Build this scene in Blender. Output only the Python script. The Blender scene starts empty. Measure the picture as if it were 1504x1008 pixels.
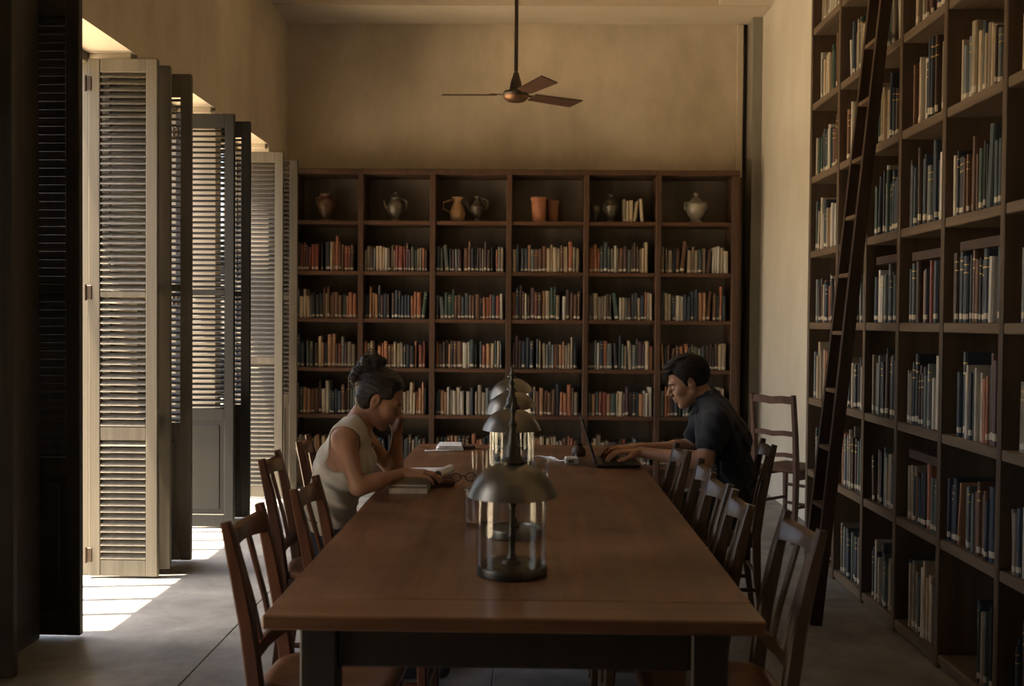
import bpy, bmesh, math, random
import numpy as np
from mathutils import Vector, Matrix

random.seed(7)
RNG = np.random.default_rng(7)
C = bpy.context.scene.collection
S = bpy.context.scene
R = math.radians

# ------------------------------------------------------------------ camera
CAM_H = 1.466
cam = bpy.data.cameras.new('camera')
cam.sensor_width = 36.0
cam.lens = 36.0 * 1500.0 / 1504.0
cam.clip_end = 200
cam.dof.use_dof = True
cam.dof.focus_distance = 4.7
cam.dof.aperture_fstop = 3.2
co = bpy.data.objects.new('camera', cam)
C.objects.link(co)
yaw, pit, rol = math.atan(26 / 1500), math.atan(32 / 1500), R(0.45)
co.matrix_world = (Matrix.Translation((0, 0, CAM_H)) @ Matrix.Rotation(yaw, 4, 'Z')
                   @ Matrix.Rotation(math.pi / 2 - pit, 4, 'X') @ Matrix.Rotation(rol, 4, 'Z'))
S.camera = co

# ------------------------------------------------------------------ sky, sun, exposure
S.view_settings.view_transform = 'Standard'
S.view_settings.look = 'None'
S.view_settings.gamma = 1.0
S.view_settings.use_curve_mapping = False
S.view_settings.exposure = 1.56
w = bpy.data.worlds.new('sky'); S.world = w; w.use_nodes = True
nt = w.node_tree
bg = nt.nodes['Background']
sky = nt.nodes.new('ShaderNodeTexSky')
sky.sky_type = 'NISHITA'; sky.sun_disc = False
sky.sun_elevation = R(60); sky.sun_rotation = R(-95); sky.dust_density = 4.0; sky.air_density = 1.0
nt.links.new(sky.outputs[0], bg.inputs[0])
bg.inputs[1].default_value = 0.30
sun = bpy.data.lights.new('sun', 'SUN')
sun.energy = 20.0; sun.color = (1.0, 0.83, 0.60); sun.angle = R(0.6)
so = bpy.data.objects.new('sun', sun); C.objects.link(so)
so.rotation_euler = Vector((0.225, 0.03, -1.0)).to_track_quat('-Z', 'Y').to_euler()

XL, XR, YB, ZC = -2.24, 2.05, 9.4, 4.62      # room shell
XO = -2.60                                    # outer face of the left wall
ZS = 2.965                                    # soffit of the window openings
OPEN = [(3.15, 4.10), (4.60, 5.80), (6.02, 7.24), (7.36, 8.72)]
FILL_WIN = [(1.70, 2.80)]   # unseen window added to the same wall beside the camera as fill
for (a, b) in OPEN[1:] + FILL_WIN:   # daylight sampling at the openings (portals add no light)
    l = bpy.data.lights.new('window_portal', 'AREA'); l.shape = 'RECTANGLE'
    l.size = b - a; l.size_y = ZS
    l.cycles.is_portal = True
    o = bpy.data.objects.new('window_portal', l); C.objects.link(o)
    o.location = (XO - 0.05, (a + b) / 2, ZS / 2)
    o.rotation_euler = Vector((1, 0, 0)).to_track_quat('-Z', 'Z').to_euler()

# ------------------------------------------------------------------ materials
def M(name, col=(.5, .5, .5), rough=.6, metal=0.0, **kw):
    m = bpy.data.materials.new(name); m.use_nodes = True
    b = m.node_tree.nodes['Principled BSDF']
    b.inputs['Base Color'].default_value = (*col, 1)
    b.inputs['Roughness'].default_value = rough
    b.inputs['Metallic'].default_value = metal
    for k, v in kw.items():
        b.inputs[k.replace('_', ' ')].default_value = v
    return m

def noise_col(m, cols, scale=(1, 1, 1), nscale=3.0, detail=6, rough=.6, bump=0.0, bump_scale=None, coord='Object', distort=0.0,
              rough_var=None, mot=None, rough_mot=None):
    """colour ramp over stretched noise; cols = [(pos, rgb)...]; mot = (scale, amount) large-scale mottling"""
    nt = m.node_tree; L = nt.links.new
    b = nt.nodes['Principled BSDF']
    tc = nt.nodes.new('ShaderNodeTexCoord'); mp = nt.nodes.new('ShaderNodeMapping')
    mp.inputs['Scale'].default_value = scale
    L(tc.outputs[coord], mp.inputs['Vector'])
    n = nt.nodes.new('ShaderNodeTexNoise')
    n.inputs['Scale'].default_value = nscale; n.inputs['Detail'].default_value = detail
    n.inputs['Roughness'].default_value = rough; n.inputs['Distortion'].default_value = distort
    L(mp.outputs[0], n.inputs['Vector'])
    r = nt.nodes.new('ShaderNodeValToRGB')
    e = r.color_ramp.elements
    e[0].position, e[0].color = cols[0][0], (*cols[0][1], 1)
    e[1].position, e[1].color = cols[-1][0], (*cols[-1][1], 1)
    for p, c in cols[1:-1]:
        x = e.new(p); x.color = (*c, 1)
    L(n.outputs['Fac'], r.inputs['Fac'])
    out = r.outputs['Color']
    if mot:
        n2 = nt.nodes.new('ShaderNodeTexNoise'); n2.inputs['Scale'].default_value = mot[0]; n2.inputs['Detail'].default_value = 4
        L(tc.outputs[coord], n2.inputs['Vector'])
        mr = nt.nodes.new('ShaderNodeMapRange'); mr.inputs[1].default_value = .3; mr.inputs[2].default_value = .7
        mr.inputs[3].default_value = 1 - mot[1]; mr.inputs[4].default_value = 1 + mot[1]
        L(n2.outputs['Fac'], mr.inputs[0])
        mx = nt.nodes.new('ShaderNodeVectorMath'); mx.operation = 'SCALE'
        L(out, mx.inputs[0]); L(mr.outputs[0], mx.inputs['Scale'])
        out = mx.outputs[0]
    L(out, b.inputs['Base Color'])
    if bump:
        bn = nt.nodes.new('ShaderNodeBump'); bn.inputs['Strength'].default_value = bump; bn.inputs['Distance'].default_value = .01
        L(n.outputs['Fac'], bn.inputs['Height']); L(bn.outputs[0], b.inputs['Normal'])
    if rough_mot:
        n3 = nt.nodes.new('ShaderNodeTexNoise'); n3.inputs['Scale'].default_value = rough_mot[0]; n3.inputs['Detail'].default_value = 3
        L(tc.outputs[coord], n3.inputs['Vector'])
        m3 = nt.nodes.new('ShaderNodeMapRange'); m3.inputs[1].default_value = .35; m3.inputs[2].default_value = .65
        m3.inputs[3].default_value, m3.inputs[4].default_value = rough_mot[1:]
        L(n3.outputs['Fac'], m3.inputs[0]); L(m3.outputs[0], b.inputs['Roughness'])
    if rough_var:
        mr = nt.nodes.new('ShaderNodeMapRange'); mr.inputs[1].default_value = .3; mr.inputs[2].default_value = .7
        mr.inputs[3].default_value, mr.inputs[4].default_value = rough_var
        L(n.outputs['Fac'], mr.inputs[0]); L(mr.outputs[0], b.inputs['Roughness'])
    return m

def wood(name, dark, light, rough, along='Z', fine=22.0, bump=.12, **kw):
    s = {'X': (.9, fine, fine), 'Y': (fine, .9, fine), 'Z': (fine, fine, .9)}[along]
    return noise_col(M(name, light, rough, Specular_IOR_Level=.45), [(.28, dark), (.5, tuple((a + b) / 2 for a, b in zip(dark, light))), (.72, light)],
                     scale=s, nscale=1.0, detail=5, bump=bump, distort=.4, **kw)

m_wall = noise_col(M('plaster_wall', rough=.9), [(.3, (.44, .365, .255)), (.52, (.56, .475, .345)), (.72, (.66, .57, .43))], scale=(1, 1, .5), nscale=1.6, detail=9, rough=.66, bump=.10, mot=(.7, .20))
m_wall_r = noise_col(M('plaster_wall_pale', rough=.9), [(.3, (.52, .475, .37)), (.52, (.60, .555, .445)), (.72, (.67, .62, .51))], scale=(1, 1, .4), nscale=1.5, detail=8, rough=.6, bump=.08, mot=(.6, .12))
m_ceil = noise_col(M('ceiling_plaster', rough=.9), [(.3, (.52, .44, .32)), (.7, (.62, .54, .41))], nscale=1.2, bump=.05)
m_reveal = noise_col(M('reveal_plaster', rough=.85), [(.3, (.46, .40, .30)), (.7, (.56, .50, .40))], nscale=2.0, bump=.08)
m_grey = noise_col(M('grey_pilaster_plaster', rough=.85), [(.3, (.21, .19, .15)), (.7, (.32, .29, .23))], scale=(3, 3, .5), nscale=2.0, bump=.1)
m_floor = noise_col(M('worn_stone', rough=.5), [(.28, (.15, .145, .135)), (.5, (.24, .235, .222)), (.74, (.34, .335, .32))], scale=(1, 1, 1), nscale=3.2, detail=10, rough=.68, bump=.25, distort=.3, rough_var=(.62, .38), mot=(.9, .22))
m_joint = M('floor_joint_grit', (.10, .095, .088), .95)
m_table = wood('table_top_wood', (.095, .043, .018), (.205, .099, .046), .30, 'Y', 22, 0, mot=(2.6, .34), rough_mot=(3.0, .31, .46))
m_tshade = wood('table_shaded_wood', (.014, .009, .006), (.032, .019, .011), .55, 'Z', 20)  # camera-side shade painted into the apron and leg colour
m_shelf = wood('bookcase_wood', (.052, .026, .013), (.11, .054, .027), .5, 'Z', 18)
m_shelfh = wood('bookcase_shelf_wood', (.062, .030, .014), (.135, .064, .032), .45, 'X', 18)
m_shelfy = wood('side_bookcase_shelf_wood', (.085, .058, .034), (.185, .130, .080), .5, 'Y', 18)
m_shelfv = wood('side_bookcase_upright_wood', (.060, .038, .022), (.135, .088, .052), .5, 'Z', 18)
m_backp = noise_col(M('bookcase_back_boards', rough=.7), [(.3, (.12, .096, .066)), (.7, (.25, .205, .145))], scale=(5, 5, .4), nscale=1.0, bump=.1)
m_chair = wood('chair_wood', (.045, .017, .008), (.11, .042, .019), .28, 'Z', 24, .06)
m_chair2 = wood('chair_wood_brown', (.05, .027, .014), (.115, .063, .034), .34, 'Z', 24, .06)
m_seat = wood('chair_seat_wood', (.09, .038, .018), (.21, .098, .048), .28, 'X', 20, .05)
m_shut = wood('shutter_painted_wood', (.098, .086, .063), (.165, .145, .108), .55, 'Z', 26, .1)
m_shutd = wood('shutter_shade_dark_wood', (.028, .024, .017), (.052, .044, .031), .6, 'Z', 26, .1)  # shade on the near leaves put into the wood colour
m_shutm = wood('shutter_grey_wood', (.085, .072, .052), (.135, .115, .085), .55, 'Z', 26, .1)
m_shutk = wood('shutter_shaded_wood', (.020, .018, .0135), (.040, .036, .027), .55, 'Z', 26, .1)  # darker shutter copy with shade mixed into its colour
m_shuts = wood('shutter_slat_olive_shade', (.010, .010, .007), (.020, .019, .014), .6, 'X', 26, .1)  # slat colour lowered to stand in for shade on the backlit leaves
m_shutb = wood('shutter_deep_shade_wood', (.0055, .0055, .004), (.012, .0115, .0085), .6, 'Z', 26, .1)  # unlit look of the backlit leaves painted into the colour
m_iron = M('hinge_iron', (.08, .06, .045), .55, .8)
m_ladder = wood('ladder_wood', (.025, .014, .008), (.06, .032, .018), .45, 'Z', 24)
m_rung = wood('ladder_rung_wood', (.10, .062, .034), (.20, .125, .07), .45, 'Y', 24)
m_brass = noise_col(M('aged_brass', rough=.34, metal=.9), [(.3, (.115, .105, .082)), (.7, (.21, .19, .15))], nscale=6.0, rough_var=(.30, .42))
m_brassd = noise_col(M('dark_bronze', rough=.4, metal=.85), [(.3, (.05, .044, .034)), (.7, (.10, .088, .068))], nscale=7.0)
m_inner = M('lamp_inner_enamel', (.45, .43, .36), .5)
m_fan = wood('fan_blade_wood', (.060, .030, .017), (.105, .055, .032), .4, 'X', 24)
m_fanm = M('fan_bronze', (.065, .048, .032), .42, .7)
m_fanc = M('fan_copper_cap', (.20, .105, .055), .38, .8)
m_paper = noise_col(M('paper', rough=.8), [(.3, (.68, .69, .68)), (.7, (.80, .81, .80))], nscale=9)
m_page = noise_col(M('page_block', rough=.85), [(.3, (.50, .43, .30)), (.7, (.64, .56, .41))], scale=(60, 60, 1), nscale=2)
m_label = M('spine_label_paper', (.52, .46, .35), .8)
m_gilt = M('gilt_band', (.50, .34, .12), .4, .4)
m_dark = M('dark_plastic', (.014, .014, .015), .38)
m_key = M('key_caps', (.03, .03, .032), .5)
m_white = M('white_ceramic', (.78, .77, .74), .3)
m_black = M('black_print', (.02, .02, .02), .6)
m_leather = noise_col(M('brown_leather', rough=.55), [(.3, (.05, .024, .014)), (.7, (.10, .05, .028))], nscale=20, bump=.2)

def glass_mat(name):
    m = bpy.data.materials.new(name); m.use_nodes = True
    nt = m.node_tree; nt.nodes.clear(); L = nt.links.new
    o = nt.nodes.new('ShaderNodeOutputMaterial'); mx = nt.nodes.new('ShaderNodeMixShader')
    t = nt.nodes.new('ShaderNodeBsdfTransparent'); t.inputs[0].default_value = (.975, .985, .97, 1)
    g = nt.nodes.new('ShaderNodeBsdfGlossy'); g.inputs['Roughness'].default_value = .04
    f = nt.nodes.new('ShaderNodeLayerWeight'); f.inputs[0].default_value = .5
    pw = nt.nodes.new('ShaderNodeMath'); pw.operation = 'POWER'; pw.inputs[1].default_value = 4.0; L(f.outputs['Facing'], pw.inputs[0])
    ma = nt.nodes.new('ShaderNodeMath'); ma.operation = 'MULTIPLY_ADD'; ma.inputs[1].default_value = .75; ma.inputs[2].default_value = .04; L(pw.outputs[0], ma.inputs[0])
    L(ma.outputs[0], mx.inputs[0]); L(t.outputs[0], mx.inputs[1]); L(g.outputs[0], mx.inputs[2]); L(mx.outputs[0], o.inputs[0])
    return m
m_glass = glass_mat('clear_glass')

# ------------------------------------------------------------------ mesh helpers
class MB:
    def __init__(s): s.v = []; s.f = []; s.mi = []
    def add(s, vs, fs, mi=0):
        n = len(s.v); s.v += [tuple(v) for v in vs]
        s.f += [tuple(i + n for i in f) for f in fs]; s.mi += [mi] * len(fs)
    def box(s, lo, hi, mi=0, bev=0.0):
        """box; bev > 0 gives chamfered edges"""
        if bev <= 0:
            x0, y0, z0 = lo; x1, y1, z1 = hi
            vs = [(x0, y0, z0), (x1, y0, z0), (x1, y1, z0), (x0, y1, z0), (x0, y0, z1), (x1, y0, z1), (x1, y1, z1), (x0, y1, z1)]
            s.add(vs, [(0, 3, 2, 1), (4, 5, 6, 7), (0, 1, 5, 4), (1, 2, 6, 5), (2, 3, 7, 6), (3, 0, 4, 7)], mi)
            return
        bm = bmesh.new()
        bmesh.ops.create_cube(bm, size=1)
        for v in bm.verts:
            v.co = Vector([lo[i] + (v.co[i] + .5) * (hi[i] - lo[i]) for i in range(3)])
        b = min(bev, .45 * min(hi[i] - lo[i] for i in range(3)))
        bmesh.ops.bevel(bm, geom=bm.edges[:], offset=b, segments=1, affect='EDGES', profile=.5)
        bm.verts.index_update()
        s.add([v.co[:] for v in bm.verts], [[v.index for v in f.verts] for f in bm.faces], mi)
        bm.free()
    def lathe(s, prof, n=24, mi=0, c=(0, 0, 0)):
        """prof [(r, z)]; end caps are closed when r > 0"""
        rings = []
        vs = []
        for r, z in prof:
            ring = []
            for k in range(n):
                a = 2 * math.pi * k / n
                vs.append((c[0] + r * math.cos(a), c[1] + r * math.sin(a), c[2] + z)); ring.append(len(vs) - 1)
            rings.append(ring)
        fs = []
        for a, b in zip(rings[:-1], rings[1:]):
            for k in range(n):
                fs.append((a[k], a[(k + 1) % n], b[(k + 1) % n], b[k]))
        if prof[0][0] > 1e-4: fs.append(tuple(reversed(rings[0])))
        if prof[-1][0] > 1e-4: fs.append(tuple(rings[-1]))
        s.add(vs, fs, mi)
    def tube(s, pts, rad, n=8, mi=0, sx=1.0):
        pts = [Vector(p) for p in pts]
        if not hasattr(rad, '__len__'): rad = [rad] * len(pts)
        vs = []; fs = []; up = None
        for i, p in enumerate(pts):
            t = (pts[min(i + 1, len(pts) - 1)] - pts[max(i - 1, 0)]).normalized()
            if up is None:
                up = Vector((0, 0, 1)) if abs(t.z) < .9 else Vector((0, 1, 0))
            u = (up - t * up.dot(t)).normalized(); v = t.cross(u); up = u
            for k in range(n):
                a = 2 * math.pi * k / n
                vs.append(p + (u * math.cos(a) + v * math.sin(a) * sx) * rad[i])
        for i in range(len(pts) - 1):
            for k in range(n):
                fs.append((i * n + k, i * n + (k + 1) % n, (i + 1) * n + (k + 1) % n, (i + 1) * n + k))
        fs.append(tuple(reversed(range(n)))); fs.append(tuple((len(pts) - 1) * n + k for k in range(n)))
        s.add(vs, fs, mi)
    def sweep(s, pts, ws, ds, lat=(0, 1, 0), ch=.25, mi=0):
        """chamfered-rectangle section swept along pts; ws = size along lat, ds = size across"""
        pts = [Vector(p) for p in pts]; lat = Vector(lat)
        if not hasattr(ws, '__len__'): ws = [ws] * len(pts)
        if not hasattr(ds, '__len__'): ds = [ds] * len(pts)
        vs = []; fs = []
        for i, p in enumerate(pts):
            t = (pts[min(i + 1, len(pts) - 1)] - pts[max(i - 1, 0)]).normalized()
            l = (lat - t * lat.dot(t)).normalized(); nn = t.cross(l)
            a, b = ws[i] / 2, ds[i] / 2; c = ch * min(a, b)
            for (q, r) in ((a - c, b), (a, b - c), (a, -b + c), (a - c, -b), (-a + c, -b), (-a, -b + c), (-a, b - c), (-a + c, b)):
                vs.append(p + l * q + nn * r)
        n = 8
        for i in range(len(pts) - 1):
            for k in range(n):
                fs.append((i * n + k, i * n + (k + 1) % n, (i + 1) * n + (k + 1) % n, (i + 1) * n + k))
        fs.append(tuple(reversed(range(n)))); fs.append(tuple((len(pts) - 1) * n + k for k in range(n)))
        s.add(vs, fs, mi)
    def mesh(s, name, mats):
        me = bpy.data.meshes.new(name)
        me.from_pydata(s.v, [], s.f)
        for m in (mats if isinstance(mats, (list, tuple)) else [mats]): me.materials.append(m)
        if any(s.mi): me.polygons.foreach_set('material_index', s.mi)
        bm = bmesh.new(); bm.from_mesh(me); bmesh.ops.recalc_face_normals(bm, faces=bm.faces); bm.to_mesh(me); bm.free()
        return me
    def build(s, name, mats, parent=None, smooth=None, loc=None, rot=None):
        return link(name, s.mesh(name, mats), parent, smooth, loc, rot)

def shade(me, ang=None):
    me.polygons.foreach_set('use_smooth', [True] * len(me.polygons))
    if ang is not None:
        me.set_sharp_from_angle(angle=R(ang))

def link(name, me, parent=None, smooth=None, loc=None, rot=None):
    o = bpy.data.objects.new(name, me); C.objects.link(o)
    if parent is not None: o.parent = parent
    if loc is not None: o.location = loc
    if rot is not None: o.rotation_euler = rot
    if smooth is not None: shade(me, smooth if smooth > 0 else None)
    return o

def thing(name, label, cat, loc=(0, 0, 0), rz=0, group=None):
    o = bpy.data.objects.new(name, None); C.objects.link(o)
    o.empty_display_size = .1
    o.location = loc; o.rotation_euler = (0, 0, rz)
    return tag(o, label, cat, group)

def tag(o, label, cat, group=None, kind=None):
    o['label'] = label; o['category'] = cat
    if group: o['group'] = group
    if kind: o['kind'] = kind
    return o

def struct(name, mb, m, parent=None, smooth=None):
    o = mb.build(name, m, parent, smooth)
    if parent is None: o['kind'] = 'structure'
    return o

KIDS = {}
def copy_tree(o, loc, rz, label, group=None, sc=None):
    r = o.copy(); C.objects.link(r); r.location = loc; r.rotation_euler = (0, 0, rz)
    r['label'] = label
    if group: r['group'] = group
    if sc: r.scale = (sc, sc, sc)
    for ch in list(o.children):
        c = ch.copy(); C.objects.link(c); c.parent = r
        for g in list(ch.children):
            d = g.copy(); C.objects.link(d); d.parent = c
    return r

def box_obj(name, lo, hi, m, parent=None, bev=.004):
    b = MB(); b.box(lo, hi, 0, bev); return b.build(name, m, parent)

# ------------------------------------------------------------------ the room
fl = MB(); fl.box((XO, -4.2, -.30), (XR + .4, YB + .3, -.012)); floor = struct('floor', fl, m_joint)
slab_w, slab_l = 1.25, 1.5
for i in range(4):
    for j in range(10):
        x0 = XO + .02 + i * slab_w - .06; x1 = min(x0 + slab_w - .0035, XR + .02)
        off = .62 if i % 2 else 0.0
        y0 = -4.2 + j * slab_l + off; y1 = min(y0 + slab_l - .0035, YB)
        if y1 - y0 < .1: continue
        if j == 0 and off: y0 = -4.2
        x0 = max(x0, XO)
        b = MB(); b.box((x0, y0, -.03), (x1, y1, random.uniform(-.0012, .0)), 0, .003)
        b.build('slab', m_floor, floor)

wl = MB()
edges = [-4.2] + [e for ab in FILL_WIN + OPEN for e in ab] + [YB]
for i in range(0, len(edges), 2):
    wl.box((XO, edges[i], 0), (XL, edges[i + 1], ZS))
wl.box((XO, -4.2, ZS), (XL, YB, ZC))
struct('wall_left', wl, m_wall)
b = MB(); b.box((XO, YB, 0), (1.925, YB + .25, ZC)); struct('wall_back', b, m_wall)
b = MB(); b.box((XR, -4.2, 0), (XR + .25, 9.17, ZC)); struct('wall_right', b, m_wall_r)
b = MB(); b.box((XO, -4.45, 0), (XR + .25, -4.2, ZC)); struct('wall_front', b, m_wall)
b = MB(); b.box((1.965, 9.17, 0), (XR + .25, YB + .25, ZC)); struct('pilaster_right', b, m_grey)
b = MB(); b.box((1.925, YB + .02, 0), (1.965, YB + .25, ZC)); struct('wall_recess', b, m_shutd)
b = MB(); b.box((1.865, YB - .025, 0), (1.925, YB, 4.18), 0, .006); struct('trim_1', b, m_wall)
b = MB(); b.box((XO, -4.45, ZC), (XR + .25, YB + .25, ZC + .2)); struct('ceiling', b, m_ceil)
b = MB()
b.box((XL, 8.86, 4.185), (XR, YB, ZC)); struct('ceiling_beam_back', b, m_ceil)
b = MB(); b.box((1.60, -4.2, 4.19), (XR, 8.86, ZC)); struct('ceiling_beam_right', b, m_ceil)
b = MB(); b.box((XL, -4.2, 4.20), (-2.06, 8.86, ZC)); struct('ceiling_beam_left', b, m_ceil)
b = MB(); b.box((-2.06, 8.80, 4.30), (1.60, 8.86, 4.36), 0, .02); struct('trim_2', b, m_ceil)
b = MB(); b.box((1.54, -4.2, 4.30), (1.60, 8.80, 4.36), 0, .02); struct('trim_3', b, m_ceil)
# window reveals: lining boards, head piece and sill of each opening
for k, (a, c) in enumerate(OPEN + FILL_WIN):
    b = MB()
    b.box((XO - .02, a, 0), (XO + .10, a + .05, ZS), 0, .006)
    b.box((XO - .02, c - .05, 0), (XO + .10, c, ZS), 0, .006)
    b.box((XO - .02, a + .05, ZS - .06), (XO + .10, c - .05, ZS), 0, .006)
    wn = struct('window_%d' % (k + 1), b, m_shut)
    rv = MB(); rv.box((XO + .1, a, ZS - .006), (XL, c, ZS)); rv.box((XO + .1, c - .006, 0), (XL, c, ZS - .006)); rv.box((XO + .1, a, 0), (XL, a + .006, ZS - .006))
    rv.build('reveal', m_reveal, wn)
    hp = MB(); hp.box((XO + .1, c - .05, ZS - .045), (XL - .02, c - .006, ZS - .006), 0, .004); hp.build('head_stop', m_reveal, wn)
    if k != 0:
        nb = 3
        for q in range(1, nb + 1):
            y = a + .05 + (c - a - .1) * q / (nb + 1)
            bb = MB(); bb.box((XO - .01, y - .022, 0), (XO + .035, y + .022, ZS - .06), 0, .004); bb.build('mullion', m_shut, wn)
b = MB(); b.box((XL - .002, 4.106, 0), (XL + .016, 4.594, 3.0), 0, .004); b.box((XL + .016, 4.16, .12), (XL + .022, 4.54, 2.92), 0, .004); struct('trim_4', b, m_shutd)
# ground of the courtyard outside
b = MB(); b.box((-14, -8, -.30), (XO, 20, -.04)); struct('courtyard_ground', b, noise_col(M('courtyard_gravel', rough=.9), [(.3, (.40, .34, .26)), (.7, (.55, .48, .38))], nscale=4))

# ------------------------------------------------------------------ louvred shutters
def leaf(label, loc, rz, wid, top, bot, mats, layout, stile=.066, thick=.036, pitch=.0375, tilt=38, stuff=False, group='louvred shutters'):
    """folding shutter leaf: hinge edge at the root, width along +x.  layout [(kind, z0, z1)]"""
    r = thing('shutter', label, 'shutter', loc, rz, group)
    ms, msl = mats
    for x0 in (0, wid - stile):
        b = MB(); b.box((x0, -thick / 2, bot), (x0 + stile, thick / 2, top), 0, .004); b.build('stile', ms, r)
    rails = []
    zs = sorted(layout, key=lambda t: t[1])
    prev = bot
    for kd, z0, z1 in zs:
        rails.append((prev, z0)); prev = z1
    rails.append((prev, top))
    for z0, z1 in rails:
        b = MB(); b.box((stile, -thick / 2 + .003, z0), (wid - stile, thick / 2 - .003, z1), 0, .003); b.build('rail', ms, r)
    sl = MB(); ww = .046
    L = wid - 2 * stile
    c, s_ = math.cos(R(tilt)), math.sin(R(tilt))
    prof = [(-ww / 2, 0), (-ww * .3, .0045), (ww * .3, .0045), (ww / 2, 0), (ww * .3, -.0045), (-ww * .3, -.0045)]
    vs = []
    for x in (.001, L - .001):
        for p, q in prof:
            vs.append((x, p * c - q * s_, p * s_ + q * c))
    fs = [(i, (i + 1) % 6, 6 + (i + 1) % 6, 6 + i) for i in range(6)] + [tuple(reversed(range(6))), tuple(range(6, 12))]
    sl.add(vs, fs)
    sm = None if stuff else sl.mesh('slat', msl)
    allsl = MB()
    for kd, z0, z1 in zs:
        if kd == 'louver':
            n = max(1, int(round((z1 - z0) / pitch)))
            for i in range(n):
                z = z0 + (i + .5) * (z1 - z0) / n
                if stuff: allsl.add([(stile + v[0], v[1], z + v[2]) for v in vs], fs)
                else: link('slat', sm, r, None, (stile, 0, z))
        else:
            b = MB(); b.box((stile, -.006, z0), (wid - stile, .006, z1)); b.box((stile + .03, -.012, z0 + .03), (wid - stile - .03, .012, z1 - .03), 0, .008)
            b.build('panel', ms, r)
    if stuff and allsl.v:
        o = allsl.build('slats', msl, r); o['kind'] = 'stuff'
    for z in (bot + .12, (bot + top) * .55, top - .14):
        b = MB(); b.box((-.022, -thick / 2 - .006, z - .04), (.02, -thick / 2 + .002, z + .04), 0, .002)
        b.tube([(-.012, -thick / 2 - .006, z - .045), (-.012, -thick / 2 - .006, z + .045)], .007, 8)
        b.build('hinge', m_iron, r)
    return r

LA = [('louver', .105, .78), ('louver', .855, 1.583), ('louver', 1.617, 2.838)]
LB = [('panel', .10, .76), ('louver', .84, 1.63), ('louver', 1.67, 2.79)]
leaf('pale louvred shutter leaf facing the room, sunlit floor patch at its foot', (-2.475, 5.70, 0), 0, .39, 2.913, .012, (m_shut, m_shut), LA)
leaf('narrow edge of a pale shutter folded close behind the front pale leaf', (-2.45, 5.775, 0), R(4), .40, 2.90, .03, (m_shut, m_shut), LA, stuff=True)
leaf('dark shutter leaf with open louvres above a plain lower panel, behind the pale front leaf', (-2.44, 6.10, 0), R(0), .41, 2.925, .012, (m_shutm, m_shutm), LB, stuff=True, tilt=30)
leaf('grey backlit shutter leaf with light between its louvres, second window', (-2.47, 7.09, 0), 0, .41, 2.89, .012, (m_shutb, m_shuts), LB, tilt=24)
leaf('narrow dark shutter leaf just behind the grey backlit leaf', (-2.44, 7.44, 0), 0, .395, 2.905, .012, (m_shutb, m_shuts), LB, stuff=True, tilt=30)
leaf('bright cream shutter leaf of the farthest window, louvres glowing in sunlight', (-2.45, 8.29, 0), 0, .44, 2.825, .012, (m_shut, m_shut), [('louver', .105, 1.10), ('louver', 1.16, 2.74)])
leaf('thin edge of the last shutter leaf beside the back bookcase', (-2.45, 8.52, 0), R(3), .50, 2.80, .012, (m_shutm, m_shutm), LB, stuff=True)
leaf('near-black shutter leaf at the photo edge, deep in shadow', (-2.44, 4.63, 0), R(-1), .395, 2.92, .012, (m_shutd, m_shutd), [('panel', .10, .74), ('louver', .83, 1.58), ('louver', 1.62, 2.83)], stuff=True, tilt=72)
leaf('sliver of a shade-darkened shutter leaf cut by the photo edge', (-2.44, 4.08, 0), R(-3), .375, 2.92, .012, (m_shutd, m_shutd), [('panel', .10, .74), ('louver', .83, 1.58), ('louver', 1.62, 2.83)], stuff=True, tilt=72)
leaf('unseen closed dark shutter leaf added to keep daylight out of nearest window', (XO + .06, 3.202, 0), R(90), .846, 2.904, .012, (m_shutd, m_shutd), [('panel', .10, .74), ('louver', .83, 1.58), ('louver', 1.62, 2.83)], stuff=True, tilt=79)  # added out of view so less daylight reaches the front of the room

# ------------------------------------------------------------------ books
PAL = [(.030, .040, .055), (.018, .020, .024), (.045, .060, .062), (.060, .034, .022), (.115, .055, .028), (.33, .17, .085),
       (.46, .36, .235), (.46, .41, .32), (.20, .055, .035), (.31, .115, .055), (.10, .115, .10), (.045, .058, .078),
       (.20, .16, .11), (.52, .49, .43), (.085, .045, .05), (.045, .075, .055), (.30, .24, .16), (.16, .175, .17)]
PNAME = ['navy', 'black', 'slate', 'umber', 'brown', 'tan', 'beige', 'cream', 'red', 'orange', 'grey-green', 'blue', 'khaki', 'white', 'plum', 'green', 'fawn', 'grey']
WT_BACK = [6, 8, 5, 9, 10, 10, 8, 4, 4, 7, 5, 3, 6, 1.5, 4, 4, 8, 4]
WT_SIDE = [9, 8, 11, 7, 6, 5, 8, 8, 2, 2, 10, 7, 8, 4, 3, 5, 8, 11]
m_cov = [noise_col(M('cover_' + PNAME[i].replace('-', '_'), rough=.55), [(.3, tuple(.75 * c for c in p)), (.7, tuple(1.15 * c for c in p))], nscale=3, coord='Object', bump=.05) for i, p in enumerate(PAL)]
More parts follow.
